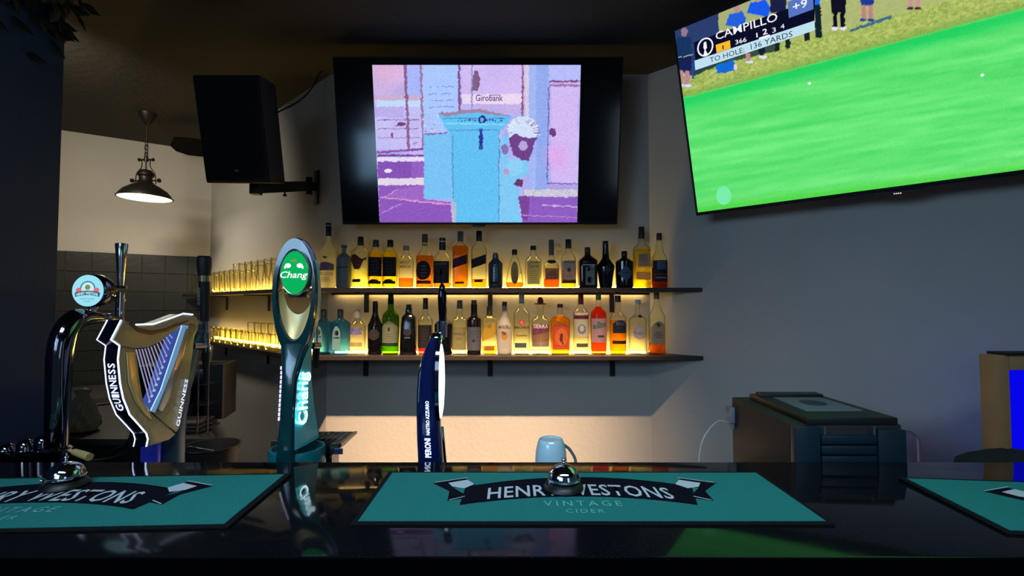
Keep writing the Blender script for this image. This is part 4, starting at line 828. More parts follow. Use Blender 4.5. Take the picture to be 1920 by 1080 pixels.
a = at(525, 525, 1.2975); b = at(577, 525, 1.2975); text('badge_lettering', 'Chang', a, b, (0, 0, 1), .024, em('badge_white', (240, 250, 250), 1.2), ct, bold=.012, shear=.25)
for s_ in (-1, 1):
    c = at(551+s_*11, 498, 1.2978); mb = MB(); n = 14
    mb.add([(c.x+.0085*math.cos(2*PI*i/n), c.y, c.z+.0065*math.sin(2*PI*i/n)) for i in range(n)], [tuple(range(n))]).add([(c.x+s_*.006, c.y, c.z), (c.x+s_*.011, c.y, c.z-.002), (c.x+s_*.010, c.y, c.z-.009), (c.x+s_*.006, c.y, c.z-.008)], [(0, 1, 2, 3)])
    obj('elephant_emblem', mb, em('badge_white', (240, 250, 250), 1.2), ct)
c = at(551, 490, 1.2980); obj('crest_emblem', MB().add([(c.x+.009*math.cos(i*PI/6), c.y, c.z+.006*math.sin(i*PI/6)) for i in range(7)], [tuple(range(7))]), em('badge_gold', (176, 150, 60), .8), ct)
# vertical lit lettering on the side
xs = CX+.033; a = onx(584, 787, xs); b = onx(581, 693, xs); f_ = onx(560, 740, xs)
a.y = b.y = (a.y+b.y)/2
text('side_lettering', 'Chang', a, b, (0, -1, 0), abs(a.y-f_.y), M_glow, ct, bold=.012, shear=.2)
for i in range(12):
    py = 692+i*8.6; _, wf, wb, yf, yb = rowat(py); obj('side_lettering', MB().box((CX-wf-.0005, yf+.012, zat(py, 1.28)), (.003, .012, .009)), em('violet_white_glow', (210, 200, 255), 1.6), ct)
obj('base_collar', MB().lathe([(.0, SZ), (.074, SZ), (.076, SZ+.01), (.076, SZ+.105), (.073, SZ+.114), (.067, SZ+.114), (.064, SZ+.100), (0, SZ+.098)], (CX, 1.355, 0), 48), pm('deep_teal_collar', (8, 96, 106), .3, var=.1), ct, smooth=35)
obj('tap_lever', MB().tube([at(594, 604, 1.46), at(593, 642, 1.45)], .005).tube([at(585, 648, 1.40), at(597, 648, 1.45)], .010), M_chrome, ct, smooth=60)
obj('tap_spout', MB().tube([at(593, 650, 1.455), at(592, 690, 1.455)], [.012, .008]), M_black, ct, smooth=60)
# drip tray
tz = zat(812, 1.52); x0, x1, y0, y1 = -.73, -.498, 1.385, 1.525
dt = thing('drip_tray', 'steel drip tray with perforated grille beside the green tap tower', 'drip tray', (-.61, 1.455, SZ))
Lp = [(-.532, y0), (x1, y0), (x1, y1), (x0, y1), (x0, 1.437), (-.532, 1.437)]
Lq = [(-.532, y0), (x1-.035, y0), (x1-.035, y1-.01), (x0, y1-.01), (x0, 1.437), (-.532, 1.437)]
obj('tray_body', MB().rings([[(x, y, tz-.035) for x, y in Lq], [(x, y, tz-.002) for x, y in Lp]]), M_steel, dt, bevel=.0015)
obj('front_recess', MB().box((-.535+.03, y0-.001, tz-.016), (.024, .004, .016)), pm('recess_blue_steel', (66, 82, 120), .3, .7), dt)
grid = MB()
for i in range(12):
    x = x0+.02+(x1-x0-.03)*i/11; ya = y0+.005 if x > -.53 else 1.44; grid.box((x, (ya+y1-.005)/2, tz+.002), (.006, y1-.005-ya, .004))
for j in range(9):
    y = y0+.006+(y1-y0-.012)*j/8; xa2 = x0+.005 if y > 1.44 else -.527; grid.box(((xa2+x1-.005)/2, y, tz+.0025), (x1-.005-xa2, .005, .004))
o = obj('grille', grid, pm('grille_dark_steel', (104, 110, 112), .35, .8), dt)
obj('tray_rim', MB().box((x1-.004, (y0+y1)/2, tz+.001), (.008, y1-y0, .008)).box(((-.532+x1)/2, y0+.004, tz+.001), (x1+.532, .008, .008)), M_steel, dt)
obj('tray_leg', MB().box((-.60, 1.48, (SZ+tz-.035)/2), (.10, .06, tz-.035-SZ)), M_steel, dt)

# ------------------------------------------------------------------ blue curved tap tower
M_blue = pm('navy_lacquer', (14, 24, 74), .12, var=.08, coat=.6)
bt_ = thing('tap_tower', 'slim navy blue curved beer tap tower with a lit white lens', 'beer tap', (at(808, 860, 1.35).x, 1.35, SZ))
prof = [(940, 785, 836), (865, 785, 832), (820, 783, 829), (780, 782, 824), (740, 782, 822), (700, 785, 822), (670, 792, 824), (645, 801, 827), (632, 809, 829)]
R = []
for py, l_, r_ in prof:
    pl, pr = at(l_, py, 1.35), at(r_, py, 1.35); c = (pl+pr)/2; hw_ = (pr-pl).length/2; z = max(c.z, SZ) if py == 940 else c.z
    R.append([(c.x+sec(2*PI*i/28, hw_, 1, 2.6)[0], 1.35+sec(2*PI*i/28, 1, .034, 2.6)[1], z) for i in range(28)])
obj('column', MB().rings(R), M_blue, bt_, smooth=60)
obj('top_cap', MB().lathe([(0, 0), (.022, 0), (.020, .010), (.011, .020), (0, .020)], at(819, 634, 1.35)-V((0, 0, .004)), 20), M_chrome, bt_, smooth=50)
lc = at(828, 714, 1.35); n = 32
lens = MB(); LR = []
for k, (rr, dx) in enumerate(((1, -.004), (1, .001), (.8, .005), (.45, .0075), (.05, .0085))):
    LR.append([(lc.x+dx-.0+.006*math.sin(2*PI*i/n)*0, 1.345+.040*rr*math.cos(2*PI*i/n), lc.z+.105*rr*math.sin(2*PI*i/n)) for i in range(n)])
obj('lit_lens', lens.rings(LR), em('lens_white', (228, 246, 250), 2.6), bt_, smooth=60, label='glowing white oval lens')
obj('lens_rim', MB().rings([[(lc.x-.012, 1.345+.043*math.cos(2*PI*i/n), lc.z+.112*math.sin(2*PI*i/n)) for i in range(n)], [(lc.x-.001, 1.345+.043*math.cos(2*PI*i/n), lc.z+.112*math.sin(2*PI*i/n)) for i in range(n)]]), M_chromed, bt_, smooth=60)
obj('edge_trim', MB().tube([at(829, 800, 1.325), at(835, 866, 1.32), at(838, 900, 1.32)], .004), M_chrome, bt_, smooth=60)
M_lit2 = em('blue_white_lettering', (205, 222, 255), 2.4)
ya = 1.3145; a = at(809, 858, ya); b = at(807, 822, ya); text('lit_lettering', 'PERONI', a, b, (-1, 0, 0), .017, M_lit2, bt_, bold=.02)
a = at(806, 816, ya); b = at(804, 752, ya); text('lit_lettering', 'NASTRO AZZURRO', a, b, (-1, 0, 0), .010, M_lit2, bt_, bold=.02)
obj('tap_valve', MB().tube([at(829, 632, 1.37), at(829, 602, 1.37)], .015).lathe([(.017, -.004), (.017, .004)], at(829, 606, 1.37), 16), M_chrome, bt_, smooth=50)
hd = [at(829, y, 1.37) for y in (602, 590, 575, 558, 545, 536, 531)]
obj('tap_handle', MB().tube(hd, [.009, .010, .012, .013, .0115, .008, .003], 14), pm('dark_mirror', (40, 44, 56), .08, .9), bt_, smooth=60)

# ------------------------------------------------------------------ harp shaped tap tower
XH = -1.027; TH = .034
M_hg = pm('harp_gold', (150, 152, 124), .35, .5, var=.15, scale=25, bump=.25, bscale=70)
ht = thing('tap_tower', 'harp-shaped gold and black beer tap tower with lit lettering and strings', 'beer tap', (-1.04, 1.47, SZ))
def HP(px, py, dx=0): return onx(px, py, XH+dx)
def plate(name, pts, m, th=TH, off=0, bev=.003): return obj(name, MB().prism([HP(x, y)+V((off, 0, 0)) for x, y in pts], (-th, 0, 0)), m, ht, bevel=bev)
front = [(226, 648), (223, 674), (227, 718), (233, 747), (245, 777), (263, 797), (276, 812), (279, 823), (276, 837)]
plate('front_pillar', front+[(295, 832), (318, 824), (330, 814), (310, 795), (284, 775), (282, 771), (269, 754), (263, 718), (254, 652)], M_hg)
plate('inner_flute', [(236, 660), (240, 718), (252, 752), (270, 778), (284, 788), (276, 764), (262, 748), (256, 718), (250, 660)], pm('pale_harp_gold', (206, 196, 140), .3, .7), th=.01, off=.0035)
plate('neck', [(229, 600), (210, 637), (226, 648), (252, 653), (276, 651), (298, 641), (313, 629), (328, 620), (341, 610), (356, 606), (368, 612), (372, 603), (366, 594), (358, 591), (340, 589), (313, 599), (284, 609), (251, 610), (236, 602)], M_hg, off=.004, th=TH+.008)
plate('neck_shadow_line', [(238, 607), (255, 622), (280, 628), (308, 622), (330, 612), (350, 603), (350, 600), (330, 606), (306, 615), (280, 620), (256, 614), (242, 604)], pm('harp_dark_gold', (96, 82, 50), .4, .7), th=.006, off=.0065)
plate('sound_box', [(341, 610), (301, 730), (282, 771), (310, 795), (331, 811), (338, 799), (355, 708), (362, 659), (365, 630), (372, 617), (371, 606), (356, 604)], M_hg)
plate('sound_box_ridge', [(346, 614), (322, 690), (292, 768), (302, 772), (318, 742), (336, 690), (352, 622)], pm('harp_silver_ridge', (150, 160, 170), .25, .9), th=.006, off=.005)
M_hb = em('harp_blue_light', (70, 100, 200), .6)
mb = MB(); q_ = [HP(338, 612), HP(299, 730), HP(281, 769)]; q2 = [p+V((-TH, .0, 0)) for p in q_]
obj('lit_inner_wall', MB().add([p+V((0, -.001, 0)) for p in q_]+[p+V((0, -.001, 0)) for p in q2], [(0, 1, 4, 3), (1, 2, 5, 4)]), M_hb, ht, label='blue lit inner wall of the harp')
plate('lit_edge_plate', [(341, 609), (351, 611), (316, 705), (288, 773), (281, 771), (301, 730)], em('harp_edge_blue', (112, 158, 205), .75), th=.004, off=.0045, bev=0)
obj('lit_inner_edge', MB().tube([HP(341, 610, .006), HP(301, 731, .006), HP(282, 770, .006)], .0016), em('harp_edge_light', (170, 205, 250), 1.3), ht, smooth=60)
# black front band with two white lines
bnd = [(229, 600), (210, 637), (226, 648)]+front[1:]
pts = [HP(x-1, y) for x, y in bnd]
cum = MB(); Lr = [[p+V((-.001, -.002, 0)) for p in pts], [p+V((-TH+.001, -.002, 0)) for p in pts]]
obj('front_band', cum.rings(Lr, caps=False, closed=False), pm('band_black', (6, 8, 22), .2), ht)
M_ln = em('white_line_light', (195, 212, 255), 2.5)
obj('white_edge_line', MB().tube([p+V((.001, -.003, 0)) for p in pts], .0020, 8), M_ln, ht, smooth=60); obj('white_edge_line', MB().tube([p+V((-TH-.001, -.003, 0)) for p in pts], .0013, 8), M_ln, ht, smooth=60)
obj('white_edge_line', MB().tube([HP(*p)+V((.006, 0, .002)) for p in ((251, 610), (284, 609), (313, 599), (340, 589), (358, 591))], .0022, 8), M_ln, ht, smooth=60)
a = onx(233, 766, XH-.007); b = onx(221, 680, XH-.007)
# lettering follows the band: two slightly bent pieces
def bandp(py, dx):
    for (xa_, ya_), (xb_, yb_) in zip(bnd, bnd[1:]):
        if ya_ <= py <= yb_: x = xa_+(xb_-xa_)*(py-ya_)/(yb_-ya_); return HP(x-1, py)+V((dx, -.0035, 0))
    return HP(bnd[-1][0], bnd[-1][1])+V((dx, -.0035, 0))
ss = 'GUINNESS'; ys = [771, 757, 746, 738, 725, 712, 702, 691, 680]
M_gl = em('guinness_light', (205, 218, 255), 1.7)
for i, ch in enumerate(ss):
    a = bandp(ys[i]-1, -.008); b = bandp(ys[i+1]+1, -.008); 
    text('band_lettering', ch, a, b, (-1, 0, 0), .019, M_gl, ht, bold=.015)
a = HP(336, 800, .006); b = HP(353, 712, .006); upv = (HP(320, 795)-HP(334, 799)).normalized()
text('sound_box_lettering', 'GUINNESS', a, b, upv, .015, M_gl, ht, bold=.005)
M_str = pm('silver_string_glow', (190, 190, 205), .25, .9, emit=(170, 165, 205), estr=.7)  # emission stands in for the harp's light falling on the strings
for i in range(12):
    t = i/11; xa_, ya_ = 255+t*62, 655-t*28+(-8*math.sin(t*PI)*-1); xb_, yb_ = 281+t*44, 754-t*118
    a, b = HP(xa_, ya_, -.012), HP(xb_, yb_, -.012); obj('string', MB().tube([a, b], [.0014, .0016], 6), M_str, ht, smooth=60)
    obj('string_peg', MB().lathe([(0, -.004), (.003, -.003), (.0045, 0), (.003, .004), (0, .005)], b, 8), pm('peg_glow', (220, 215, 225), .3, emit=(200, 195, 230), estr=.5), ht, smooth=60)  # pegs carry the harp's light as emission too
zlo = SZ
colm = [V((-1.082, 1.49, SZ)), V((-1.082, 1.49, 1.10)), V((-1.083, 1.51, 1.20)), V((-1.083, 1.56, 1.32)), V((-1.078, 1.60, 1.40)), V((-1.07, 1.60, 1.44))]
obj('stem', MB().tube(catmull(colm, 4), [.047]*5+[.046]*4+[.042]*4+[.036]*4+[.028]*4, 24), pm('gunmetal', (92, 112, 138), .35, .5), ht, smooth=60)
obj('blue_lit_foot', MB().lathe([(0, 0), (.024, 0), (.024, .15), (.02, .16), (0, .16)], (-1.065, 1.40, SZ), 20), pm('foot_blue_glow', (20, 26, 110), .3, emit=(30, 40, 160), estr=.25), ht, smooth=50)  # blue glow falling on the foot is put into its colour and emission
tp = -1.04
def TP(px, py): return onx(px, py, tp)
obj('tap_handle', MB().tube([TP(383, 480), TP(383, 483), TP(383, 500), TP(383, 516), TP(383, 530), TP(384, 570), TP(384, 602)], [.017, .022, .022, .019, .017, .015, .013], 18), M_black, ht, smooth=50)
obj('handle_ring', MB().tube([TP(383, 517), TP(383, 528)], .0195, 18), pm('pale_gold_ring', (150, 138, 112), .3, .8), ht, smooth=50)
a = TP(379, 572)+V((0, -.019, 0)); b = TP(379, 540)+V((0, -.019, 0)); text('handle_lettering', 'GUINNESS', V((a.x+.006, a.y, a.z)), V((b.x+.006, b.y, b.z)), (-1, 0, 0), .010, pm('handle_print', (140, 140, 150), .5), ht)
obj('tap_body', MB().tube([TP(386, 602), TP(387, 622)], .010, 14).tube([TP(386, 622), TP(386, 640)], .016, 14).tube([TP(386, 640), TP(388, 660)], .013, 14), M_chrome, ht, smooth=50)
obj('tap_spout', MB().tube([TP(386, 660), TP(386, 698)], [.012, .009], 14), M_black, ht, smooth=50)
obj('tap_shank', MB().tube([V((-1.05, 1.55, TP(372, 648).z)), TP(386, 648)], .011, 12), M_steel, ht, smooth=50)

# ------------------------------------------------------------------ chrome arched tap tower with round badge
XC = -1.277
cht = thing('tap_tower', 'chrome arched beer tap tower with a lit round cider badge', 'beer tap', (XC, 1.33, SZ))
zt_ = 1.455; path = [(XC, 1.33, SZ), (XC, 1.33, 1.10), (XC, 1.33, 1.25), (XC, 1.332, 1.36), (XC, 1.345, 1.42), (XC, 1.375, zt_), (XC, 1.41, zt_+.006), (XC, 1.45, zt_+.004)]
pp = catmull(path, 5); n = len(pp); obj('arched_pipe', MB().tube(pp, [.024+.006*min(1, i/(n*.4)) - (.014*max(0, (i/n-.72)/.28)) for i in range(n)], 28), M_chromed, cht, smooth=70)
obj('collar', MB().lathe([(.026, .0), (.034, .002), (.036, .012), (.028, .02)], (XC, 1.33, zat(850, 1.33)), 28), M_chrome, cht, smooth=50)
obj('spigot', MB().tube([(XC, 1.44, zt_+.004), (XC, 1.535, zt_-.004)], [.016, .011], 16).lathe([(.015, 0), (.017, .006), (.017, .02), (.015, .026)], (XC, 1.47, zt_), 18, 'Y'), M_steel, cht, smooth=50)
hx = onx(224, 600, XC)
obj('tap_valve', MB().tube([V((XC, hx.y, onx(224, 606, XC).z)), V((XC, hx.y, onx(224, 548, XC).z))], .013, 16).lathe([(.016, -.004), (.016, .004)], V((XC, hx.y, onx(224, 563, XC).z)), 16), M_chrome, cht, smooth=50)
obj('valve_band', MB().lathe([(.0165, -.004), (.0165, .004)], V((XC, hx.y, onx(224, 538, XC).z)), 16), pm('dark_blue_band', (14, 20, 60), .3), cht, smooth=50)
zz0, zz1 = onx(224, 540, XC).z, onx(224, 456, XC).z
obj('tap_handle', MB().tube([V((XC, hx.y, zz0)), V((XC, hx.y, zz0+.04)), V((XC, hx.y, zz0+.10)), V((XC, hx.y, zz1-.003)), V((XC, hx.y, zz1))], [.008, .010, .014, .0175, .016], 18), pm('satin_chrome', (190, 195, 205), .18, 1), cht, smooth=50)
bc = onx(165, 545, XC); YBd = 1.40; bc = V(((165-960)/F*YBd, YBd, at(165, 545, YBd).z)); rB = 30.5/F*YBd
obj('badge_drum', MB().lathe([(rB*.98, 0), (rB*1.03, .004), (rB*1.03, .03), (rB*.9, .05), (0, .052)], bc, 40, 'Y'), M_chromed, cht, smooth=50)
obj('badge_stalk', MB().tube([bc+V((0, .03, -rB*.9)), V((XC, 1.41, zt_+.012))], .009, 14), M_chrome, cht, smooth=60)
def disc(name, r, col, y, s=1, c=bc, a0=0, a1=2*PI, r0=0, dz=0):
    mb = MB(); n = 36
    o_ = [(c.x+r*math.cos(a0+(a1-a0)*i/n), c.y-y, c.z+dz+r*math.sin(a0+(a1-a0)*i/n)) for i in range(n+1)]
    if r0: i_ = [(c.x+r0*math.cos(a0+(a1-a0)*i/n), c.y-y, c.z+dz+r0*math.sin(a0+(a1-a0)*i/n)) for i in range(n+1)]; mb.rings([o_, i_], caps=False, closed=False)
    else: mb.add(o_[:-1], [tuple(range(n))])
    return obj(name, mb, em(name+'_%d_%d_%d' % col, col, s), cht)
disc('badge_face', rB*.97, (150, 222, 240), .0012, 1.05)
disc('badge_arc', rB*.47, (60, 110, 140), .0018, 1, a0=-.2, a1=PI+.2, r0=rB*.40, dz=.006); disc('badge_medallion', rB*.36, (205, 236, 235), .0018, 1, dz=.007); disc('badge_portrait', rB*.16, (120, 140, 110), .0022, 1, dz=.010)
for s_ in (-1, 1): disc('badge_rosette', rB*.17, (226, 110, 120), .0022, 1, c=bc+V((s_*rB*.55, 0, .001)))
mb = MB(); n = 16; o_ = []; i_ = []
for i in range(n+1):
    t = i/n*2-1; o_.append((bc.x+t*rB*.78, bc.y-.0024, bc.z-.006+.006*(1-t*t))); i_.append((bc.x+t*rB*.74, bc.y-.0024, bc.z-.019+.006*(1-t*t)))
obj('badge_ribbon', mb.rings([o_, i_], caps=False, closed=False), em('ribbon_teal', (36, 92, 120), 1), cht)
text('badge_lettering', 'HENRY WESTONS', (bc.x-rB*.66, bc.y-.003, bc.z-.0165), (bc.x+rB*.66, bc.y-.003, bc.z-.0165), (0, 0, 1), .0085, em('badge_text_pale', (210, 240, 250), 1.1), cht, bold=.02, arc=.005)
text('badge_lettering', 'VINTAGE', (bc.x-rB*.42, bc.y-.003, bc.z-.027), (bc.x+rB*.42, bc.y-.003, bc.z-.027), (0, 0, 1), .0045, em('badge_text_dark', (90, 130, 150), 1), cht)
text('badge_lettering', 'CIDER', (bc.x-rB*.22, bc.y-.003, bc.z-.034), (bc.x+rB*.22, bc.y-.003, bc.z-.034), (0, 0, 1), .004, em('badge_text_dark', (90, 130, 150), 1), cht)

# metal cups at the far left, wooden peg, hoses
for i, (px, ty, lab) in enumerate(((12, 832, 'dark chrome tumbler at the left edge of the photo behind the bar'), (47, 824, 'dark chrome tumbler, middle of the three at the left'), (80, 816, 'dark chrome tumbler beside the chrome arched tap tower'))):
    c = at(px, 850, 1.36); zt1 = zat(ty, 1.36)
    t = thing('metal_tumbler', lab, 'tumbler', (c.x, 1.36, SZ), 0, 'chrome tumblers at the left end of the bar')
    obj('cup_body', MB().lathe([(.020, 0), (.022, .003), (.0225, .05), (.021, zt1-SZ-.02), (.016, zt1-SZ-.004), (.008, zt1-SZ)], seg=24), M_chromed, t, local=True, smooth=50)
    obj('cup_ring', MB().lathe([(.0225, .10), (.0238, .103), (.0225, .106)], seg=24, caps=False), M_chrome, t, local=True, smooth=50)
a, b = at(130, 844, 1.325), at(168, 857, 1.30)
obj('wooden_knob', MB().tube([a, a*.78+b*.22, a*.75+b*.25, a*.4+b*.6, b], [.004, .005, .0085, .0098, .0105], 14), pm('pale_wood', (206, 180, 120), .5, var=.2, scale=40), cht, smooth=40, label='pale wooden knob')

# ------------------------------------------------------------------ mug
p = at(1033, 862, 1.45); mg = thing('mug', 'pale blue ceramic mug standing upside down behind the bar', 'mug', (p.x, 1.45, SZ))
zt2 = zat(822, 1.45)-SZ
obj('mug_body', MB().lathe([(.0385, 0), (.0425, .004), (.0475, .03), (.048, .05), (.046, .075), (.040, zt2-.012), (.036, zt2-.002), (.034, zt2), (.031, zt2-.001), (.029, zt2-.005), (0, zt2-.005)], seg=44), pm('blue_glaze', (176, 212, 226), .18, var=.04, coat=.5), mg, local=True, smooth=50)
obj('mug_handle', MB().tube(catmull([(.041, 0, zt2-.02), (.058, .004, zt2-.035), (.075, .005, zt2-.065), (.070, .004, .03), (.046, 0, .018)]), .0045, 10), pm('grey_glaze', (96, 112, 116), .3), mg, local=True, smooth=60)

# ------------------------------------------------------------------ black appliance on the right
cf = thing('coffee_machine', 'black boxy capsule coffee machine with ribbed front and grey plate on top', 'coffee machine', (.86, 1.38, SZ))
XL, XR, YFm, YBm = .72, 1.008, 1.22, 1.55
ztf = zat(797, YFm); ztb = zat(744, YBm)
M_body = pm('machine_black', (16, 17, 20), .42, var=.1); M_side = pm('machine_side', (27, 25, 23), .6, var=.1); M_frontm = pm('machine_front', (14, 34, 44), .35, var=.1)
obj('housing', MB().hexa([(XL, YFm+.006, SZ), (XR, YFm+.006, SZ), (XR, YFm+.006, ztf), (XL, YFm+.006, ztf), (XL, YBm, SZ), (XR, YBm, SZ), (XR, YBm, ztb), (XL, YBm, ztb)]), M_side, cf, bevel=.005)
obj('front_cheek', MB().box((XL+.034, YFm, (SZ+ztf)/2), (.066, .02, ztf-SZ-.004)), M_frontm, cf, bevel=.003); obj('front_cheek', MB().box((XR-.037, YFm, (SZ+ztf)/2-.004), (.072, .02, ztf-SZ-.012)), M_frontm, cf, bevel=.003)
wm = (XR-.073)-(XL+.069); xm = (XL+.069+XR-.073)/2
for i in range(4): obj('ribbed_slat', MB().box((xm, YFm+.002, ztf-.036-i*.026), (wm-.004, .02, .022)), M_frontm, cf, bevel=.003)
obj('front_base', MB().box((xm, YFm+.004, SZ+.04), (wm-.004, .016, .08)), M_body, cf, bevel=.002)
LX0, LX1 = at(1440, 737, YBm-.02).x, .99
def L(x, y, dz=0): t = (y-YFm)/(YBm-YFm); return V((x, y, ztf+(ztb-ztf)*t+.012+dz))
lid = [V((.762, YFm+.004, 0)), V((XR-.01, YFm+.004, 0)), V((.975, YBm-.03, 0)), V((.762, YBm-.03, 0))]
obj('lid', MB().hexa([L(p_.x, p_.y, -.014) for p_ in lid]+[L(p_.x, p_.y, .006) for p_ in lid]), M_body, cf, bevel=.004)
pl = [(.80, YFm+.07), (.955, YFm+.07), (.945, YBm-.10), (.80, YBm-.10)]
obj('top_plate', MB().hexa([L(x, y, .005) for x, y in pl]+[L(x, y, .009) for x, y in pl]), pm('grey_plate', (92, 100, 104), .4, var=.08), cf, bevel=.001, label='grey plate on the lid')
obj('lid_recess', MB().add([L(.875+.035*math.cos(2*PI*i/24), (YFm+YBm)/2-.01+.035*math.sin(2*PI*i/24), .0095) for i in range(24)], [tuple(range(24))]), M_frontm, cf)
obj('rear_ridge', MB().hexa([L(x, y, .004) for x, y in ((.775, YBm-.085), (.965, YBm-.085), (.965, YBm-.045), (.775, YBm-.045))]+[L(x, y, .014) for x, y in ((.775, YBm-.085), (.965, YBm-.085), (.965, YBm-.045), (.775, YBm-.045))]), M_body, cf, bevel=.002)
for x in (.798, .925): obj('lid_notch', MB().box((x, YFm-.008, ztf-.012), (.004, .006, .022)), pm('notch_grey', (60, 74, 80), .4), cf)
pc_ = at(1365, 775, 1.56); obj('power_plug', MB().box((XL-.006, 1.545, pc_.z), (.02, .03, .05)).box((XL-.004, 1.545, pc_.z-.035), (.014, .02, .02)), pm('plug_grey', (120, 120, 130), .4), cf, bevel=.002)
cbl = [V((XL-.008, 1.55, at(1365, 792, 1.55).z)), at(1348, 790, 1.60), at(1330, 805, 1.62), at(1316, 830, 1.62), at(1310, 870, 1.62), at(1308, 940, 1.62)]
o = obj('power_cable', MB().tube(catmull(cbl), .0028, 8), pm('white_cable', (190, 190, 180), .5), smooth=60); base_at(o, cbl[0]); tag(o, 'white power cable looping down from the back of the coffee machine', 'cable')
p = at(1703, 860, 1.50); dm = thing('plastic_dome', 'clear plastic dome cover standing behind the coffee machine', 'cover', (p.x, 1.50, SZ)); zd = zat(807, 1.5)-SZ
pr = [(.032, 0), (.032, .01), (.031, zd-.035)]+[(.031*math.cos(a), zd-.035+.035*math.sin(a)) for a in [PI/2*i/8 for i in range(1, 9)]]
obj('dome_shell', MB().lathe(pr, seg=32, caps=False), glass('clear_plastic', (240, 238, 248), (190, 180, 235), .3), dm, local=True, smooth=60)
obj('dome_rim', MB().lathe([(.032, 0), (.035, .001), (.035, .005), (.032, .006)], seg=32, caps=False), glass('clear_plastic', (240, 238, 248), (190, 180, 235), .3), dm, local=True, smooth=60)

# ------------------------------------------------------------------ blue lit panel with frame
Yp = 1.42; xa_ = at(1864, 700, Yp).x; xb_ = at(1890, 700, Yp).x; ztp = zat(666, Yp); zbt = zat(694, Yp)
bp = thing('lit_panel', 'glowing blue panel in a tan wooden frame at the right edge', 'panel', ((xa_+1.75)/2, Yp, SZ))
M_fr = pm('tan_wood', (150, 116, 78), .5, var=.2, scale=20)
obj('frame_upright', MB().box(((xa_+xb_)/2, Yp+.02, (SZ+ztp)/2), (xb_-xa_, .05, ztp-SZ)), M_fr, bp, bevel=.003); obj('frame_upright', MB().box((1.78, Yp+.02, (SZ+ztp)/2), (.045, .05, ztp-SZ)), M_fr, bp, bevel=.003)
obj('frame_rail', MB().box(((xb_+1.758)/2, Yp+.02, (zbt+ztp)/2), (1.755-xb_, .048, ztp-zbt)), M_fr, bp, bevel=.003)
obj('top_cover', MB().box(((xa_+1.8)/2+.02, Yp+.02, ztp+.004), (1.80-xa_-.02, .06, .008)), M_black, bp)
obj('glowing_screen', MB().box(((xb_+1.758)/2, Yp+.03, (SZ+zbt)/2), (1.758-xb_, .01, zbt-SZ)), em('pure_blue', (6, 6, 255), .8), bp, label='glowing deep blue screen')
q0 = [at(x, y, 1.30) for x, y in ((1797, 866), (1806, 857), (1820, 851), (1850, 853), (1880, 855), (1905, 854), (1935, 858), (1950, 868))]
ck = MB(); R = []
for k, (sc, dz) in enumerate(((1, 0), (1.0, .05), (.92, .085), (.7, .10), (.3, .112), (.02, .115))):
    R.append([(1.39+.155*sc*math.cos(2*PI*i/28)+.006*math.sin(5*i), 1.32+.075*sc*math.sin(2*PI*i/28), SZ+dz+.004*math.sin(i*1.7)*(k > 0)*(k < 5)) for i in range(28)])
o = obj('folded_cloth', ck.rings(R), pm('black_cloth', (9, 10, 14), .9, bump=.4), smooth=60); base_at(o, (1.39, 1.32, SZ)); tag(o, 'crumpled black cloth below the blue panel behind the bar', 'cloth')

# ------------------------------------------------------------------ kitchen corner
M_kc = pm('dark_worktop', (52, 48, 44), .5, var=.2); kz = .90
kt = thing('kitchen_unit', 'dark kitchen worktop unit in front of the tiled wall', 'kitchen unit', (-2.2, 2.6, 0))
kp = [(-3.0, 2.12), (-1.32, 2.12), (-2.16, 3.2), (-2.62, 3.86), (-3.6, 3.2)]
obj('worktop', MB().prism([(x, y, kz-.03) for x, y in kp], (0, 0, .03)), M_kc, kt, bevel=.003)
obj('cabinet_body', MB().prism([(x*.99-.02, y+.03, 0) for x, y in kp], (0, 0, kz-.031)), M_black, kt)
q_ = [at(372, 678, 2.55), at(428, 692, 2.75), at(428, 785, 2.75), at(372, 792, 2.55)]
q_[2].z = q_[3].z = kz+.002
q_[3].z = q_[2].z
ov = thing('oven', 'black countertop oven with beige side behind the harp tap tower', 'oven', (q_[3].x-.1, 2.7, kz))
zo = [kz+.002, at(400, 684, 2.45).z]
ovM = Matrix.Rotation(math.radians(14), 3, 'Z'); oc = V((-1.735, 2.52, (zo[0]+zo[1])/2))
obj('oven_case', MB().box(oc, (.40, .20, zo[1]-zo[0]), ovM), M_black, ov, bevel=.006)
obj('oven_door', MB().box(oc+ovM@V((-.03, -.105, 0)), (.30, .012, zo[1]-zo[0]-.04), ovM), pm('oven_glass', (5, 6, 9), .15), ov, bevel=.003)
obj('side_trim', MB().box(oc+ovM@V((.205, .0, 0)), (.010, .19, zo[1]-zo[0]), ovM), pm('beige_trim', (120, 108, 98), .6), ov, bevel=.001)
# wire rack in front of the oven
wr = thing('wire_rack', 'small steel wire rack standing between the harp tap tower and the oven', 'rack', at(385, 790, 2.2))
wr.location.z = kz
za_, zb_ = kz, at(385, 680, 2.2).z
for x in (371, 390):
    for y in (2.2, 2.28): p = at(x, 760, y); obj('rack_post', MB().tube([(p.x, y, za_), (p.x, y, zb_)], .0035, 8), M_steel, wr, smooth=60)
for k in range(4):
    z = za_+.04+(zb_-za_-.05)*k/3; p1_, p2_ = at(371, 760, 2.2).x, at(390, 760, 2.2).x; mb = MB()
    for y in (2.2, 2.24, 2.28): mb.tube([(p1_, y, z), (p2_, y, z)], .0025, 6)
    obj('rack_shelf', mb, M_steel, wr, smooth=60)
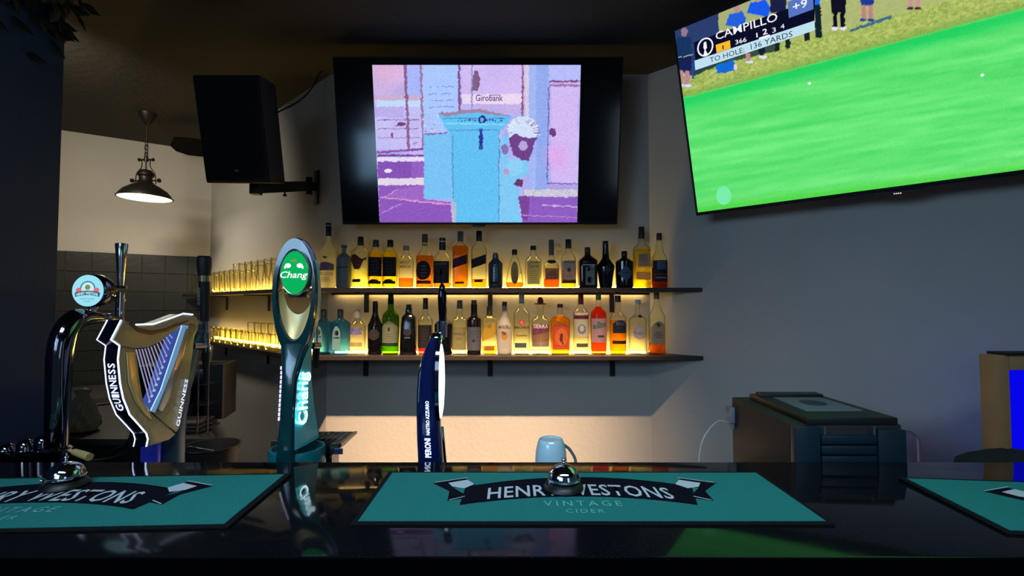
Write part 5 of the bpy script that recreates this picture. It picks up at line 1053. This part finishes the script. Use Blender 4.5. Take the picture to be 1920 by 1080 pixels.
# dark tub and stacked trays
c = at(405, 846, 2.05); tub = thing('tub', 'wide dark plastic tub beside the left wall', 'tub', (c.x, 2.02, .72)); 
zt3 = at(405, 834, 2.02).z-.72
obj('tub_wall', MB().lathe([(.075, 0), (.085, .004), (.107, zt3-.006), (.113, zt3-.003), (.113, zt3), (.105, zt3), (.085, .02), (0, .014)], seg=40), pm('tub_plastic', (46, 46, 48), .45), tub, local=True, smooth=40)
obj('tub_handle', MB().tube(catmull([(-.09, -.06, zt3), (-.02, -.10, zt3+.02), (.06, -.08, zt3)]), .004, 8), M_steel, tub, local=True, smooth=60)
st_ = thing('tub_stand', 'low black stand carrying the dark tub', 'stand', (c.x, 2.02, 0)); obj('stand_top', MB().box((0, 0, .708), (.24, .20, .022)), M_black, st_, local=True, bevel=.003)
for sx in (-1, 1):
    for sy in (-1, 1): obj('leg', MB().box((sx*.10, sy*.08, .349), (.02, .02, .697)), M_black, st_, local=True)
tr_ = thing('tray_stack', 'stack of dark serving trays on the kitchen worktop', 'trays', (-1.54, 2.28, kz))
for k in range(3): obj('tray', MB().box((0, 0, .010+k*.017), (.18-.02*k, .15-.01*k, .012)), pm('tray_brown_%d' % k, (58+k*16, 52+k*14, 50+k*14), .5), tr_, local=True, bevel=.004)
# plastic bag
bgp = at(158, 825, 2.25); bag = MB(); R = []; seg = 26
for k in range(12):
    t = k/11; rr = [.085, .10, .105, .10, .092, .085, .08, .07, .055, .035, .04, .05][k]; z = kz+.005+t*(at(150, 732, 2.25).z-kz)
    R.append([(bgp.x-.015+rr*.72*math.cos(2*PI*i/seg)*(1+.12*math.sin(i*2.1+k)), 2.25+rr*.6*math.sin(2*PI*i/seg)*(1+.1*math.cos(i*1.7+k*1.3)), z+.006*math.sin(i*2.7+k)*(k > 0)) for i in range(seg)])
o = obj('plastic_bag', bag.rings(R), pm('crumpled_plastic', (190, 182, 165), .3, var=.3, scale=14, bump=.8, bscale=40, trans=.4)); base_at(o, (bgp.x, 2.25, kz)); tag(o, 'crumpled translucent plastic bag on the worktop behind the chrome arched tap tower', 'bag')
# pan with pale rim
c = at(192, 752, 2.9); pn = thing('pan', 'round steel pan with a pale rim left of the harp tap tower', 'pan', (c.x, 2.9, kz))
hz = c.z-kz; obj('pan_wall', MB().lathe([(0, 0), (.09, 0), (.10, .01), (.105, hz)], seg=36), M_iron, pn, local=True, smooth=40)
obj('pan_rim', MB().lathe([(.103, hz-.006), (.110, hz-.004), (.110, hz+.002), (.103, hz+.003)], seg=36, caps=False), pm('pan_rim', (120, 116, 104), .35, .5), pn, local=True, smooth=50)
for i, (pts, lab) in enumerate((([(198, 862), (215, 845), (235, 835), (248, 815), (246, 795)], 'thin black beer hose curling up under the front of the harp tap tower'), ([(170, 866), (205, 862), (238, 850), (252, 832), (255, 812)], 'second black beer hose, lower of the two left of the harp tap tower'))):
    pt = [at(x, y, 1.62-.05*i) for x, y in pts]; pt[0] = pt[0]; o = obj('beer_hose', MB().tube(catmull(pt), .007, 10), M_blackpl, smooth=60); base_at(o, pt[0]); tag(o, lab, 'hose', 'black beer hoses')
